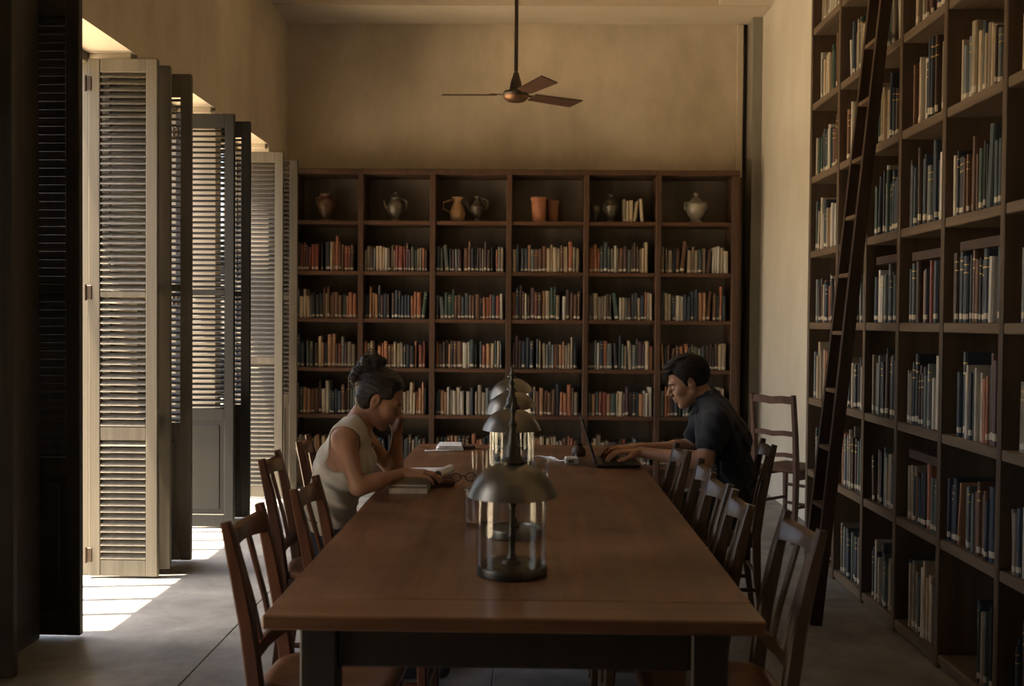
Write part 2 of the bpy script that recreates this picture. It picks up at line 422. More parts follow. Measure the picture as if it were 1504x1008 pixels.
def book_geo(variant):
    """unit book: thickness x 0..1, spine towards -y (y 0..1), z 0..1.  materials 0 cover, 1 pages, 2 label, 3 band"""
    b = MB()
    pr = [(0.0, .06), (.12, .018), (.5, .0), (.88, .018), (1.0, .06)]
    def spine(z0, z1, mi, out=0.0, cap=False):
        n0 = len(b.v)
        vs = []
        for x, y in pr:
            vs += [(.5 + (x - .5) * (1 + out * 1.0), y - out * .12, z0), (.5 + (x - .5) * (1 + out), y - out * .12, z1)]
        fs = [(2 * i, 2 * i + 2, 2 * i + 3, 2 * i + 1) for i in range(4)]
        if cap: fs += [(8, 6, 4, 2, 0), (1, 3, 5, 7, 9)]
        b.add(vs, fs, mi)
    cuts = {0: [(0, .06, 0), (.06, .145, 2), (.145, 1, 0)], 1: [(0, 1, 0)], 2: [(0, .05, 0), (.05, .13, 2), (.13, .74, 0), (.74, .76, 3), (.76, .86, 0), (.86, .88, 3), (.88, 1, 0)]}[variant]
    for z0, z1, mi in cuts: spine(z0, z1, mi)
    # boards
    b.add([(0, .06, 0), (0, 1, 0), (0, 1, 1), (0, .06, 1)], [(0, 1, 2, 3)], 0)
    b.add([(1, .06, 0), (1, 1, 0), (1, 1, 1), (1, .06, 1)], [(3, 2, 1, 0)], 0)
    t = .1
    for x0, x1 in ((0, t), (1 - t, 1)):
        b.add([(x0, .06, 1), (x1, .06, 1), (x1, 1, 1), (x0, 1, 1)], [(0, 1, 2, 3)], 0)
        b.add([(x0, 1, 0), (x1, 1, 0), (x1, 1, 1), (x0, 1, 1)], [(0, 1, 2, 3)], 0)
    b.add([(0, .06, 1), (.12, .018, 1), (.5, 0, 1), (.88, .018, 1), (1, .06, 1)], [(0, 1, 2, 3, 4)], 0)
    b.add([(0, .06, 0), (.12, .018, 0), (.5, 0, 0), (.88, .018, 0), (1, .06, 0), (1, 1, 0), (0, 1, 0)], [(6, 5, 4, 3, 2, 1, 0)], 0)
    # inner faces of the boards and recessed page block
    b.add([(t, .06, .975), (1 - t, .06, .975), (1 - t, .97, .975), (t, .97, .975)], [(0, 1, 2, 3)], 1)
    b.add([(t, .97, 0), (1 - t, .97, 0), (1 - t, .97, .975), (t, .97, .975)], [(0, 1, 2, 3)], 1)
    b.add([(t, .06, .975), (t, .97, .975), (t, .97, 1), (t, .06, 1)], [(0, 1, 2, 3)], 0)
    b.add([(1 - t, .06, .975), (1 - t, .97, .975), (1 - t, .97, 1), (1 - t, .06, 1)], [(3, 2, 1, 0)], 0)
    return b
GEO = [book_geo(v) for v in range(3)]
GEOV = [np.array(g.v) for g in GEO]
BM = {}
def book_mesh(v, ci):
    if (v, ci) not in BM:
        me = bpy.data.meshes.new('book')
        me.from_pydata(GEO[v].v, [], GEO[v].f)
        for m in (m_cov[ci], m_page, m_label, m_gilt): me.materials.append(m)
        me.polygons.foreach_set('material_index', GEO[v].mi)
        BM[(v, ci)] = me
    return BM[(v, ci)]
BOOKS = []      # dict(loc, rz, tilt, size, v, ci, where)
def fill_row(origin, direc, length, rz, hmax, weights, where, fill=.96, hbase=(.20, .26), tall=.12, thick=(.017, .040), depth=(.15, .2), setback=.02, dim=False):
    """a row of books from origin along direc (unit xy vector); spine faces -y rotated by rz"""
    t = 0.004; i = 0
    hb = random.uniform(*hbase)
    n0 = len(BOOKS); base_w = list(weights)
    run = 0; runci = None
    while True:
        th = random.uniform(*thick)
        if random.random() < .12: th *= 1.35
        if t + th > length * fill: break
        h = min(hmax, hb * random.uniform(.86, 1.08)) if random.random() > tall else min(hmax, hb * random.uniform(1.1, 1.28))
        if run <= 0:
            runci = random.choices(range(len(PAL)), base_w)[0]; run = random.choice([1, 1, 1, 1, 2, 3])
        run -= 1
        ci = runci
        lean = random.gauss(0, .5)
        if random.random() < .05: lean = random.choice([-1, 1]) * random.uniform(3, 7)
        ex = abs(math.sin(R(lean))) * h
        if t + th + ex > length * fill: break
        BOOKS.append(dict(pos=(origin[0] + direc[0] * (t + (ex if lean < 0 else 0)), origin[1] + direc[1] * (t + (ex if lean < 0 else 0)), origin[2]),
                          rz=rz, lean=lean, size=(th, random.uniform(*depth), h), set=setback + random.uniform(0, .022),
                          v=random.choices([0, 1, 2], [6, 2, 3])[0], ci=ci, where=where, n=i))
        t += th + ex + (random.uniform(.0006, .0022) if random.random() > .07 else random.uniform(.005, .03))
        i += 1

# ------------------------------------------------------------------ back bookcase
BY = 9.0; BD = .34
bx = [-2.10, -1.497, -.861, -.188, .490, 1.123, 1.795]
bz = [.20, .632, 1.046, 1.481, 1.90, 2.346]
ZT = 2.752
bc = thing('bookcase', 'dark brown open bookcase across the whole back wall, pots on its top row', 'bookcase', (0, BY, 0))
def ch(name, lo, hi, m, parent, base, bev=.004):
    o = box_obj(name, tuple(lo[i] - base[i] for i in range(3)), tuple(hi[i] - base[i] for i in range(3)), m, parent, bev); return o
base = (0, BY, 0)
for i, x in enumerate(bx):
    hw = .024 if 0 < i < 6 else .03
    ch('upright', (x - hw, BY - .012, 0), (x + hw, BY + BD, ZT), m_shelf, bc, base)
for i in range(6):
    x0, x1 = bx[i] + .024, bx[i + 1] - .024
    for z in bz:
        ch('shelf', (x0, BY, z - .034), (x1, BY + BD - .015, z), m_shelfh, bc, base)
    ch('back_panel', (x0, BY + BD - .015, .10), (x1, BY + BD, ZT - .001), m_backp, bc, base, 0)
    ch('plinth', (x0, BY + .02, 0), (x1, BY + .05, bz[0] - .034), m_shelf, bc, base)
ch('top_board', (bx[0] - .03, BY - .02, ZT), (bx[-1] + .03, BY + BD, ZT + .045), m_shelf, bc, base)
ch('side_post', (1.80, BY + .06, 0), (1.862, BY + BD, ZT), m_shelf, bc, base)
WORDS = ['first', 'second', 'third', 'fourth', 'fifth', 'sixth', 'seventh', 'eighth', 'ninth', 'tenth', 'eleventh', 'twelfth', 'thirteenth', 'fourteenth', 'fifteenth', 'sixteenth',
         'seventeenth', 'eighteenth', 'nineteenth', 'twentieth', 'twenty-first', 'twenty-second', 'twenty-third', 'twenty-fourth', 'twenty-fifth', 'twenty-sixth', 'twenty-seventh', 'twenty-eighth', 'twenty-ninth', 'thirtieth',
         'thirty-first', 'thirty-second', 'thirty-third', 'thirty-fourth', 'thirty-fifth', 'thirty-sixth', 'thirty-seventh', 'thirty-eighth', 'thirty-ninth', 'fortieth']
for i in range(6):
    for j, z in enumerate(bz[:5]):
        x0, x1 = bx[i] + .026, bx[i + 1] - .026
        wts = list(WT_BACK)
        if i == 0: wts = [w * (1.6 if k in (3, 4, 8, 9, 14) else .5 if k in (7, 13, 0, 2) else 1) for k, w in enumerate(wts)]
        fill_row((x0, BY, z), (1, 0), x1 - x0, 0, .33, wts, ('back', i, j), fill=random.uniform(.97, .995), hbase=(.215, .245), thick=(.016, .036))
fill_row((.81, BY, bz[5]), (1, 0), .19, 0, .23, [0, 0, 0, 0, 2, 4, 8, 5, 1, 2, 0, 0, 1, 0, 0, 0, 4, 0], ('top', 4, 5), fill=.99, hbase=(.19, .205), tall=0, thick=(.022, .032))

# ------------------------------------------------------------------ side bookcase
SX = 1.75; SD = .29
sy = [3.28, 3.82, 4.37, 4.89, 5.37, 5.865, 6.44]
sz = [.06, .555, 1.004, 1.474, 1.917, 2.38, 2.833, 3.30]
SZT = 3.76
sb = thing('bookcase', 'tall open bookcase along the pale side wall with a ladder leaning on it', 'bookcase', (SX, 0, 0))
base = (SX, 0, 0)
for i, y in enumerate(sy):
    hw = .016
    ch('upright', (SX - .006, y - hw, 0), (SX + SD, y + hw, SZT), m_shelfv, sb, base)
for i in range(6):
    y0, y1 = sy[i] + .016, sy[i + 1] - .016
    for z in sz:
        ch('shelf', (SX, y0, z - .042), (SX + SD, y1, z), m_shelfy, sb, base)
    ch('plinth', (SX + .01, y0, 0), (SX + .03, y1, sz[0] - .042), m_shelfy, sb, base)
ch('top_board', (SX - .01, sy[0] - .02, SZT), (SX + SD, sy[-1] + .02, SZT + .04), m_shelfy, sb, base)
FOLIO = {(1, 3): 'third-nearest', (2, 3): '', (3, 3): '', (2, 1): ''}
for i in range(6):
    for j, z in enumerate(sz):
        y0, y1 = sy[i] + .018, sy[i + 1] - .018
        f = random.uniform(.84, .98)
        if j == 0: f = random.uniform(.8, .97)
        if i == 1 and j == 0: f = .45
        lo = j <= 1
        wts = [w * (.5 if lo and k in (6, 7, 13, 5, 9, 16) else 1) for k, w in enumerate(WT_SIDE)]
        # fill from the near end (small y) so that gaps stay at the far end of each bay
        fill_row((SX, y0 + (y1 - y0) * f, z), (0, -1), (y1 - y0) * f, R(-90), .29 if (i, j) in FOLIO else .36, wts, ('side', i, j), fill=1.0, hbase=(.235, .30), tall=.16, thick=(.011, .030), depth=(.16, .21), setback=.012)

# which books show largest: keep those as single things, the rest as one mass
def world_of(bk):
    th, dp, h = bk['size']
    m = Matrix.Translation(Vector(bk['pos']) + Vector((0, 0, .0008))) @ Matrix.Rotation(bk['rz'], 4, 'Z') @ Matrix.Translation((0, bk['set'], 0)) 
    if bk['lean'] < 0:
        m = m @ Matrix.Rotation(R(bk['lean']), 4, 'Y')
    else:
        m = m @ Matrix.Translation((th, 0, 0)) @ Matrix.Rotation(R(bk['lean']), 4, 'Y') @ Matrix.Translation((-th, 0, 0))
    return m, Matrix.Diagonal((th, dp, h, 1))
inv = co.matrix_world.inverted()
def px(p):
    q = inv @ Vector(p); return 752 + 1500 * q.x / -q.z, 504 - 1500 * q.y / -q.z
for bk in BOOKS:
    m, sc = world_of(bk); th, dp, h = bk['size']
    a = px(m @ Vector((0, 0, 0))); c = px(m @ Vector((th, 0, 0))); d = px(m @ Vector((0, 0, h)))
    bk['px'] = ((a[0] + c[0]) / 2, (a[1] + d[1]) / 2)
    vis = min(1504, max(a[0], c[0])) - max(0, min(a[0], c[0]))
    hv = min(1008, a[1]) - max(0, d[1])
    bk['area'] = max(0, vis) * max(0, hv) if a[0] < 1502 else 0
    if bk['where'][0] == 'back' and bk['where'][2] == 0: bk['area'] *= .3
order = sorted(range(len(BOOKS)), key=lambda i: (BOOKS[i]['where'][0] == 'top', BOOKS[i]['area']), reverse=True)
single = set(order[:298])
mass_v, mass_f, mass_m = [], [], []; nv = 0
MI = {}
BAYS = ['nearest', 'second-nearest', 'third-nearest', 'fourth-nearest', 'fifth-nearest', 'farthest']
for i, bk in enumerate(BOOKS):
    m, sc = world_of(bk)
    if i in single:
        o = bpy.data.objects.new('book', book_mesh(bk['v'], bk['ci'])); C.objects.link(o)
        o.matrix_world = m @ sc
        kind, bay, row = bk['where']
        nm = PNAME[bk['ci']]
        h = bk['size'][2]
        if kind == 'side':
            tag(o, '%s book, %s from left, %s shelf from floor, %s bay of side bookcase' % (nm, '@', WORDS[row], BAYS[bay]), 'book', 'books on the side bookcase')
        elif kind == 'back':
            tag(o, '%s book, %s from left, %s shelf from floor, %s column of back bookcase' % (nm, '@', WORDS[row], WORDS[bay]), 'book', 'books in the back bookcase')
        else:
            tag(o, '%s book, %s in the short row beside the lidded urn on top shelf' % (nm, '@'), 'book', 'books on the top shelf of the back bookcase')
        o['label'] = o['label'].replace('@', WORDS[min(bk['n'], 39)])
    else:
        T = np.array(m @ sc)
        v = GEOV[bk['v']] @ T[:3, :3].T + T[:3, 3]
        mass_v.append(v); g = GEO[bk['v']]
        mass_f += [tuple(k + nv for k in f) for f in g.f]
        mass_m += [bk['ci'] if q == 0 else len(PAL) + q - 1 for q in g.mi]
        nv += len(v)
me = bpy.data.meshes.new('book_rows')
me.from_pydata(np.concatenate(mass_v).tolist(), [], mass_f)
for m_ in m_cov + [m_page, m_label, m_gilt]: me.materials.append(m_)
me.polygons.foreach_set('material_index', mass_m)
o = link('book_rows', me)
tag(o, 'remaining rows of small worn books filling the back bookcase and far bays of side bookcase', 'books', None, 'stuff')

# ------------------------------------------------------------------ pots on the top row of the back bookcase
m_pot = [noise_col(M(n, rough=r_, metal=mt), [(.35, a), (.65, b_)], nscale=14, bump=.15) for n, a, b_, r_, mt in (
    ('brown_glaze', (.09, .045, .022), (.17, .085, .045), .4, 0), ('dark_pewter', (.10, .085, .06), (.26, .23, .17), .35, .5), ('ochre_clay', (.30, .16, .07), (.46, .27, .13), .6, 0),
    ('black_bronze', (.075, .06, .042), (.17, .135, .095), .4, .4), ('terracotta', (.32, .12, .055), (.44, .18, .085), .7, 0), ('dark_terracotta', (.30, .135, .065), (.42, .21, .105), .7, 0),
    ('pale_glaze', (.24, .21, .16), (.42, .38, .30), .35, .1))]
def pot(label, x, prof, m, handles=None, knob=None, name='vase', spout=False, cat='vase', lid=None, dy=.15):
    r = thing(name, label, cat, (x, BY + dy, bz[5] + .001), 0, 'pots on the top shelf of the back bookcase')
    b = MB(); b.lathe(prof, 24); b.build('body', m, r, 40)
    if lid:
        b = MB(); b.lathe(lid, 20); b.build('lid', m, r, 40)
    if handles:
        for s_ in ((-1, 1) if handles[0] == 2 else (1,)):
            r0, z0, r1, z1, bul = handles[1:]
            b = MB(); b.tube([(s_ * r0, 0, z0), (s_ * (max(r0, r1) + bul), 0, z0 + (z1 - z0) * .25), (s_ * (max(r0, r1) + bul), 0, z0 + (z1 - z0) * .8), (s_ * r1, 0, z1)], .009, 8)
            b.build('handle', m, r, 60)
    if spout:
        b = MB(); b.tube([(-.045, 0, .09), (-.085, 0, .13), (-.10, 0, .19)], [.016, .012, .010], 8); b.build('spout', m, r, 60)
    return r
X = lambda q: (q - 778) * .006
pot('brown footed vase in the first compartment of the top row', -1.835, [(.055, 0), (.06, .012), (.035, .03), (.04, .05), (.075, .12), (.082, .17), (.06, .205), (.045, .22), (.056, .245), (.05, .245), (.0, .235)], m_pot[0], handles=(2, .07, .15, .05, .225, .012))
pot('dark pewter pitcher with a handle and pointed lid in the second compartment', -1.21, [(.045, 0), (.05, .01), (.036, .03), (.07, .085), (.078, .13), (.058, .18), (.042, .20), (.05, .215), (.0, .217)], m_pot[1], handles=(1, .07, .10, .045, .21, .03), spout=True, name='pitcher', cat='pitcher', lid=[(.046, .215), (.03, .235), (.012, .25), (.014, .262), (.0, .27)])
pot('ochre clay jug standing left in the third compartment', -.655, [(.045, 0), (.06, .02), (.068, .08), (.052, .14), (.034, .18), (.04, .205), (.055, .222), (.048, .222), (.0, .21)], m_pot[2], handles=(1, -.06, .09, -.036, .2, -.09), name='jug', cat='jug')
pot('blackened bronze ewer beside the ochre jug', -.475, [(.04, 0), (.044, .01), (.028, .04), (.062, .10), (.066, .14), (.03, .19), (.022, .215), (.036, .235), (.0, .23)], m_pot[3], handles=(1, .06, .11, .03, .225, .03), spout=True, name='ewer', cat='jug', dy=.17)
pot('orange terracotta pot, straight sided, fourth compartment', .07, [(.054, 0), (.057, .01), (.066, .19), (.071, .195), (.072, .218), (.064, .218), (.058, .03), (0, .03)], m_pot[4], name='flower_pot', cat='pot', dy=.10)
pot('darker ribbed terracotta pot to the right of the orange pot', .195, [(.046, 0), (.049, .01), (.052, .05), (.050, .06), (.055, .10), (.053, .11), (.058, .16), (.056, .17), (.064, .19), (.064, .208), (.058, .208), (.052, .03), (0, .03)], m_pot[5], name='flower_pot', cat='pot', dy=.235)
pot('small dark goblet beside the lidded urn', .575, [(.038, 0), (.04, .008), (.014, .03), (.014, .055), (.042, .10), (.044, .15), (.03, .165), (.0, .165)], m_pot[3], name='goblet', cat='goblet')
pot('pewter lidded urn next to the short row of books', .715, [(.042, 0), (.046, .01), (.024, .035), (.05, .085), (.066, .15), (.05, .175), (.0, .18)], m_pot[1], lid=[(.053, .175), (.045, .20), (.02, .225), (.012, .235), (.02, .25), (.012, .265), (.0, .268)], name='urn', cat='urn', handles=(2, .055, .11, .05, .17, .014))
pot('pale glazed urn with two handles and a knobbed lid, last compartment', 1.47, [(.055, 0), (.06, .012), (.04, .035), (.07, .08), (.092, .13), (.084, .175), (.05, .20), (.0, .205)], m_pot[6], lid=[(.052, .20), (.04, .22), (.016, .235), (.012, .248), (.02, .262), (.012, .278), (.0, .28)], name='urn', cat='urn', handles=(2, .085, .12, .055, .195, .012))

BAYN = {1: 'second-nearest', 2: 'third-nearest', 3: 'fourth-nearest'}
for (i, j) in FOLIO:
    top = max(b_['size'][2] for b_ in BOOKS if b_['where'] == ('side', i, j)) + sz[j] + .003
    L = (sy[i + 1] - sy[i]) * .74
    r = thing('folio', 'dark flat folio lying across books, %s shelf from floor, %s bay of side bookcase' % (WORDS[j], BAYN[i]), 'folio', (SX + .125, sy[i] + .02 + L / 2, top), 0, 'folios lying on the books')
    b = MB(); b.box((-.105, -L / 2, 0), (.105, L / 2, .004), 0, .001); b.box((-.105, -L / 2, .036), (.105, L / 2, .04), 0, .001); b.box((-.105, -L / 2, .004), (-.101, L / 2, .036)); b.build('cover', m_cov[3], r)
    b = MB(); b.box((-.10, -L / 2 + .005, .004), (.10, L / 2 - .005, .036)); b.build('page_block', m_page, r)

# ------------------------------------------------------------------ table
TX0, TX1, TY0, TY1, TZ = -.634, .566, 2.41, 5.83, .76
tb = thing('table', 'long dark-stained wooden reading table in the middle of the room', 'table', ((TX0 + TX1) / 2, (TY0 + TY1) / 2, 0))
tb0 = ((TX0 + TX1) / 2, (TY0 + TY1) / 2, 0)
ch('tabletop', (TX0, TY0 + .16, TZ - .036), (TX1, TY1 - .16, TZ), m_table, tb, tb0, .004)
m_tend = wood('table_end_wood', (.095, .043, .018), (.21, .102, .048), .32, 'X', 20, 0, mot=(2.2, .25))
ch('end_board', (TX0, TY0, TZ - .036), (TX1, TY0 + .159, TZ), m_tend, tb, tb0, .004)
ch('end_board', (TX0, TY1 - .159, TZ - .036), (TX1, TY1, TZ), m_tend, tb, tb0, .004)
for x in (TX0 + .075, TX1 - .165):
    for y in (TY0 + .07, TY1 - .16):
        b = MB(); b.sweep([(x + .045 - tb0[0], y + .045 - tb0[1], 0), (x + .045 - tb0[0], y + .045 - tb0[1], .5), (x + .045 - tb0[0], y + .045 - tb0[1], TZ - .036)], [.066, .09, .09], [.066, .09, .09], (1, 0, 0), .12); b.build('leg', m_tshade, tb)
ch('apron', (TX0 + .165, TY0 + .085, TZ - .15), (TX1 - .165, TY0 + .11, TZ - .036), m_tshade, tb, tb0)
ch('apron', (TX0 + .165, TY1 - .11, TZ - .15), (TX1 - .165, TY1 - .085, TZ - .036), m_tshade, tb, tb0)
ch('apron', (TX0 + .09, TY0 + .16, TZ - .15), (TX0 + .115, TY1 - .16, TZ - .036), m_tshade, tb, tb0)
ch('apron', (TX1 - .115, TY0 + .16, TZ - .15), (TX1 - .09, TY1 - .16, TZ - .036), m_tshade, tb, tb0)

# ------------------------------------------------------------------ chairs
def make_chair(label, loc, rz, m, group):
    r = thing('dining_chair', label, 'chair', loc, rz, group)
    hb = .145
    path = [(-.215, 0, 0), (-.185, 0, .22), (-.178, 0, .45), (-.20, 0, .62), (-.232, 0, .78), (-.264, 0, .912)]
    for s_ in (-1, 1):
        b = MB(); b.sweep([(p[0], s_ * (hb + .004 * (k < 2)), p[2]) for k, p in enumerate(path)], [.026, .03, .034, .034, .033, .026], [.028, .036, .044, .042, .038, .026], (0, 1, 0), .35)
        b.build('back_post', m, r, 35)
    # crest rail: bowed backwards, top edge dipped, rounded
    b = MB(); n = 9; vs = []; fs = []
    for k in range(n):
        u = -1 + 2 * k / (n - 1); y = u * (hb - .008)
        bow = -.028 * (1 - u * u); zt = .888 - .010 * (1 - u * u) + .004 * u * u; zb = .826 + .006 * (1 - u * u)
        for (dx, z) in ((-.013, zb), (.013, zb + .002), (.013, zt - .008), (.004, zt), (-.008, zt), (-.015, zt - .009)):
            lean = -.232 - (z - .78) * .24
            vs.append((lean + bow + dx, y, z))
    for k in range(n - 1):
        for q in range(6): fs.append((k * 6 + q, k * 6 + (q + 1) % 6, (k + 1) * 6 + (q + 1) % 6, (k + 1) * 6 + q))
    fs += [tuple(reversed(range(6))), tuple((n - 1) * 6 + q for q in range(6))]
    b.add(vs, fs); b.build('crest_rail', m, r, 40)
    b = MB(); b.sweep([(-.187, -hb + .01, .545), (-.196, 0, .545), (-.187, hb - .01, .545)], .04, .02, (0, 0, 1), .3); b.build('lower_rail', m, r, 35)
    for y in (-.05, .05):
        b = MB(); b.sweep([(-.195, y, .555), (-.215, y * 1.02, .65), (-.243, y * 1.05, .75), (-.268, y * 1.08, .84)], .026, .011, (0, 1, 0), .3); b.build('slat', m, r, 35)
    # seat: saddle shaped, rounded outline
    nu, nr = 28, 5
    vs = [(0.0, 0, .448)]; fs = []
    def outline(a):
        c, s_ = math.cos(a), math.sin(a)
        e = .42
        x = .195 * math.copysign(abs(c) ** e, c); y = (.158 + .014 * (x + .2) / .4) * math.copysign(abs(s_) ** e, s_)
        return x + .005, y
    def ring(sc_, z):
        i0 = len(vs)
        for k in range(nu):
            x, y = outline(2 * math.pi * k / nu); vs.append((x * sc_, y * sc_, z))
        return i0
    rs = [ring(.35, .449), ring(.70, .453), ring(.82, .462), ring(.95, .464), ring(1.0, .458), ring(1.0, .444), ring(.965, .436)]
    for k in range(nu): fs.append((0, rs[0] + k, rs[0] + (k + 1) % nu))
    for a, c in zip(rs[:-1], rs[1:]):
        for k in range(nu): fs.append((a + k, c + k, c + (k + 1) % nu, a + (k + 1) % nu))
    fs.append(tuple(rs[-1] + k for k in reversed(range(nu))))
    b = MB(); b.add(vs, fs); b.build('seat', m_seat, r, 50)
    b = MB()
    b.box((-.165, -.145, .385), (.165, -.125, .436), 0, .003); b.box((-.165, .125, .385), (.165, .145, .436), 0, .003); b.box((.15, -.125, .385), (.17, .125, .436), 0, .003)
    b.build('seat_frame', m, r)
    for s_ in (-1, 1):
        b = MB(); b.sweep([(.178, s_ * .147, 0), (.165, s_ * .14, .25), (.158, s_ * .136, .436)], [.024, .032, .036], [.024, .032, .036], (0, 1, 0), .35); b.build('leg', m, r, 35)
        b = MB(); b.tube([(-.188, s_ * .146, .17), (.166, s_ * .143, .17)], .011, 8); b.build('stretcher', m, r, 60)
    b = MB(); b.tube([(.166, -.14, .25), (.166, .14, .25)], .011, 8); b.build('stretcher', m, r, 60)
    b = MB(); b.tube([(-.187, -.145, .25), (-.187, .145, .25)], .011, 8); b.build('stretcher', m, r, 60)
    return r
GL, GR = 'chairs on the window side of the table', 'chairs on the bookcase side of the table'
cA = make_chair('reddish wooden chair nearest the camera on the window side of the table', (-.555, 2.895, 0), R(-3), m_chair, GL)
copy_tree(cA, (-.800, 4.17, 0), R(2), 'wooden chair the woman in the cream top sits on', GL)
copy_tree(cA, (-.500, 3.455, 0), R(-2), 'empty wooden chair tucked in between the woman and the nearest window-side chair', GL)
copy_tree(cA, (-.795, 4.78, 0), R(4), 'wooden chair behind the woman, only its top showing beside her back', GL)
cF = make_chair('dark chair nearest the camera on the bookcase side, pulled slightly out', (.515, 2.87, 0), R(180 + 4), m_chair2, GR)
copy_tree(cF, (.420, 3.27, 0), R(178), 'second tucked-in chair from the camera on the bookcase side', GR)
copy_tree(cF, (.425, 3.645, 0), R(181), 'third tucked-in chair from the camera on the bookcase side', GR)
copy_tree(cF, (.440, 4.035, 0), R(179), 'fourth tucked-in chair from the camera, in front of the man', GR)
copy_tree(cF, (.425, 4.56, 0), R(182), 'tucked-in chair nearest the man, hiding his elbow', GR)
copy_tree(cF, (.945, 5.12, 0), R(178), 'dark chair the man sits on, its back behind him', GR, .96)
m_chair3 = wood('wall_chair_wood', (.045, .02, .011), (.10, .046, .024), .75, 'Z', 24, .06)
def wall_chair(label, loc, rz):
    r = thing('ladderback_chair', label, 'chair', loc, rz)
    path = [(-.20, 0, 0), (-.185, 0, .25), (-.18, 0, .48), (-.195, 0, .72), (-.225, 0, .99)]
    for s_ in (-1, 1):
        b = MB(); b.sweep([(p[0], s_ * .165, p[2]) for p in path], [.032, .036, .038, .036, .032], [.032, .036, .04, .036, .03], (0, 1, 0), .4); b.build('back_post', m_chair3, r, 35)
        b = MB(); b.sweep([(.17, s_ * .165, 0), (.165, s_ * .16, .28), (.16, s_ * .155, .465)], [.02, .03, .034], [.02, .03, .034], (0, 1, 0), .4); b.build('leg', m_chair3, r, 35)
        b = MB(); b.tube([(-.188, s_ * .165, .24), (.166, s_ * .16, .24)], .011, 8); b.build('stretcher', m_chair3, r, 60)
    for z, x, h in ((.955, -.222, .05), (.73, -.198, .034), (.585, -.186, .028)):
        b = MB(); b.sweep([(x, -.155, z), (x - .012, -.08, z + .004), (x - .016, 0, z - .004), (x - .012, .08, z + .004), (x, .155, z)], h, .018, (0, 0, 1), .4); b.build('back_rail', m_chair3, r, 40)
    for z in (.2, .33):
        b = MB(); b.tube([(.166, -.155, z), (.166, .155, z)], .011, 8); b.build('stretcher', m_chair3, r, 60)
    b = MB(); b.box((-.19, -.18, .465), (.19, .18, .495), 0, .012); b.build('seat', m_chair3, r)
    b = MB(); b.box((-.17, -.16, .42), (.16, -.145, .466)); b.box((-.17, .145, .42), (.16, .16, .466)); b.box((.145, -.145, .42), (.16, .145, .466)); b.build('seat_frame', m_chair3, r)
    return r
wall_chair('tall ladder-back chair with open back in front of the pale wall past the side bookcase', (1.80, 7.02, 0), R(41))

# ------------------------------------------------------------------ desk lamps
def make_lamp(label, loc, dz, tilt, fin=1.0, group='brass desk lamps along the table'):
    r = thing('desk_lamp', label, 'lamp', loc, 0, group)
    b = MB(); b.lathe([(.092, 0), (.099, .004), (.1, .018), (.097, .026), (.088, .029), (.03, .031), (.022, .040), (.0, .041)], 36); b.build('base', m_brassd, r, 40)
    b = MB(); b.lathe([(.012, .035), (.016, .045), (.009, .058), (.0085, .10), (.0115, .107), (.0085, .114), (.0085, .19 + dz), (.012, .2 + dz), (.009, .21 + dz), (.009, .30 + dz), (.0, .30 + dz)], 16); b.build('stem', m_brassd, r, 40)
    b = MB()
    b.lathe([(.0965, .03), (.0975, .12), (.0965, .232 + dz), (.0942, .232 + dz), (.0952, .12), (.0942, .03), (.0965, .03)], 40); b.build('glass_cylinder', m_glass, r, 60)
    zb = .225 + dz
    prof = [(.1265, 0), (.124, .004), (.117, .022), (.104, .045), (.084, .066), (.060, .080), (.036, .088), (.024, .092), (.022, .09), (.034, .085), (.058, .077), (.081, .063), (.101, .042), (.114, .019), (.1215, .002), (.1265, 0)]
    b = MB(); b.lathe(prof, 40); sh = b.build('shade', m_brass, r, 50, (0, 0, zb), (0, R(tilt), 0))
    fp = [(.034, .086), (.036, .096), (.027, .108), (.024, .112), (.022, .135), (.017, .142), (.0135, .15), (.0125, .17), (.008, .18), (.009, .19), (.013, .198), (.009, .206), (.005, .215), (.0065, .23), (.0095, .237), (.006, .245), (.003, .262), (.0, .266)]
    b = MB(); b.lathe([(q, .086 + (z - .086) * fin) for q, z in fp], 20)
    b.build('finial', m_brassd, r, 40, (0, 0, zb))
    b = MB(); b.lathe([(.0, .01), (.016, .016), (.026, .034), (.022, .052), (.014, .066), (.014, .084), (.0, .084)], 16); b.build('bulb', m_inner, sh, 40)
    return r
make_lamp('brass dome desk lamp nearest the camera with a clear glass cylinder', (-.045, 2.84, TZ), -.005, 0)
make_lamp('second brass dome desk lamp, tall finial, its glass streaked with reflections', (-.074, 4.35, TZ), .018, 0)
make_lamp('third brass dome desk lamp, shade tipped up on its far side', (-.088, 5.00, TZ), .045, -9, .45)
make_lamp('farthest brass dome desk lamp at the end of the lamp row', (-.098, 5.62, TZ), .075, -11, .40)
r = thing('stand', 'low round metal stand seen through the nearest lamp glass', 'stand', (-.046, 3.345, TZ))
b = MB(); b.lathe([(.088, 0), (.095, .004), (.096, .022), (.093, .03), (.085, .03), (.083, .022), (.028, .024), (.0, .03)], 36); b.build('tray', m_brass, r, 40)
b = MB(); b.lathe([(.014, .025), (.02, .032), (.012, .045), (.008, .06), (.0, .064)], 16); b.build('boss', m_brassd, r, 40)
def tumbler(name, label, loc, rad, h, cat='glass', lidm=None):
    r = thing(name, label, cat, loc)
    b = MB(); b.lathe([(rad * .92, 0), (rad * .97, .004), (rad, h * .6), (rad, h), (rad * 1.02, h + .002), (rad - .003, h), (rad - .004, h * .6), (rad * .9, .016), (rad * .5, .013), (0, .012)], 32); b.build('body', m_glass, r, 50)
    if lidm:
        b = MB(); b.tube([(rad * math.cos(a), rad * math.sin(a), h) for a in [2 * math.pi * k / 24 for k in range(25)]], .0032, 6); b.build('rim', lidm, r, 60)
    return r
tumbler('glass_jar', 'clear glass jar with a rolled rim standing left of the nearest lamp', (-.158, 3.515, TZ), .062, .125, 'jar', m_glass)
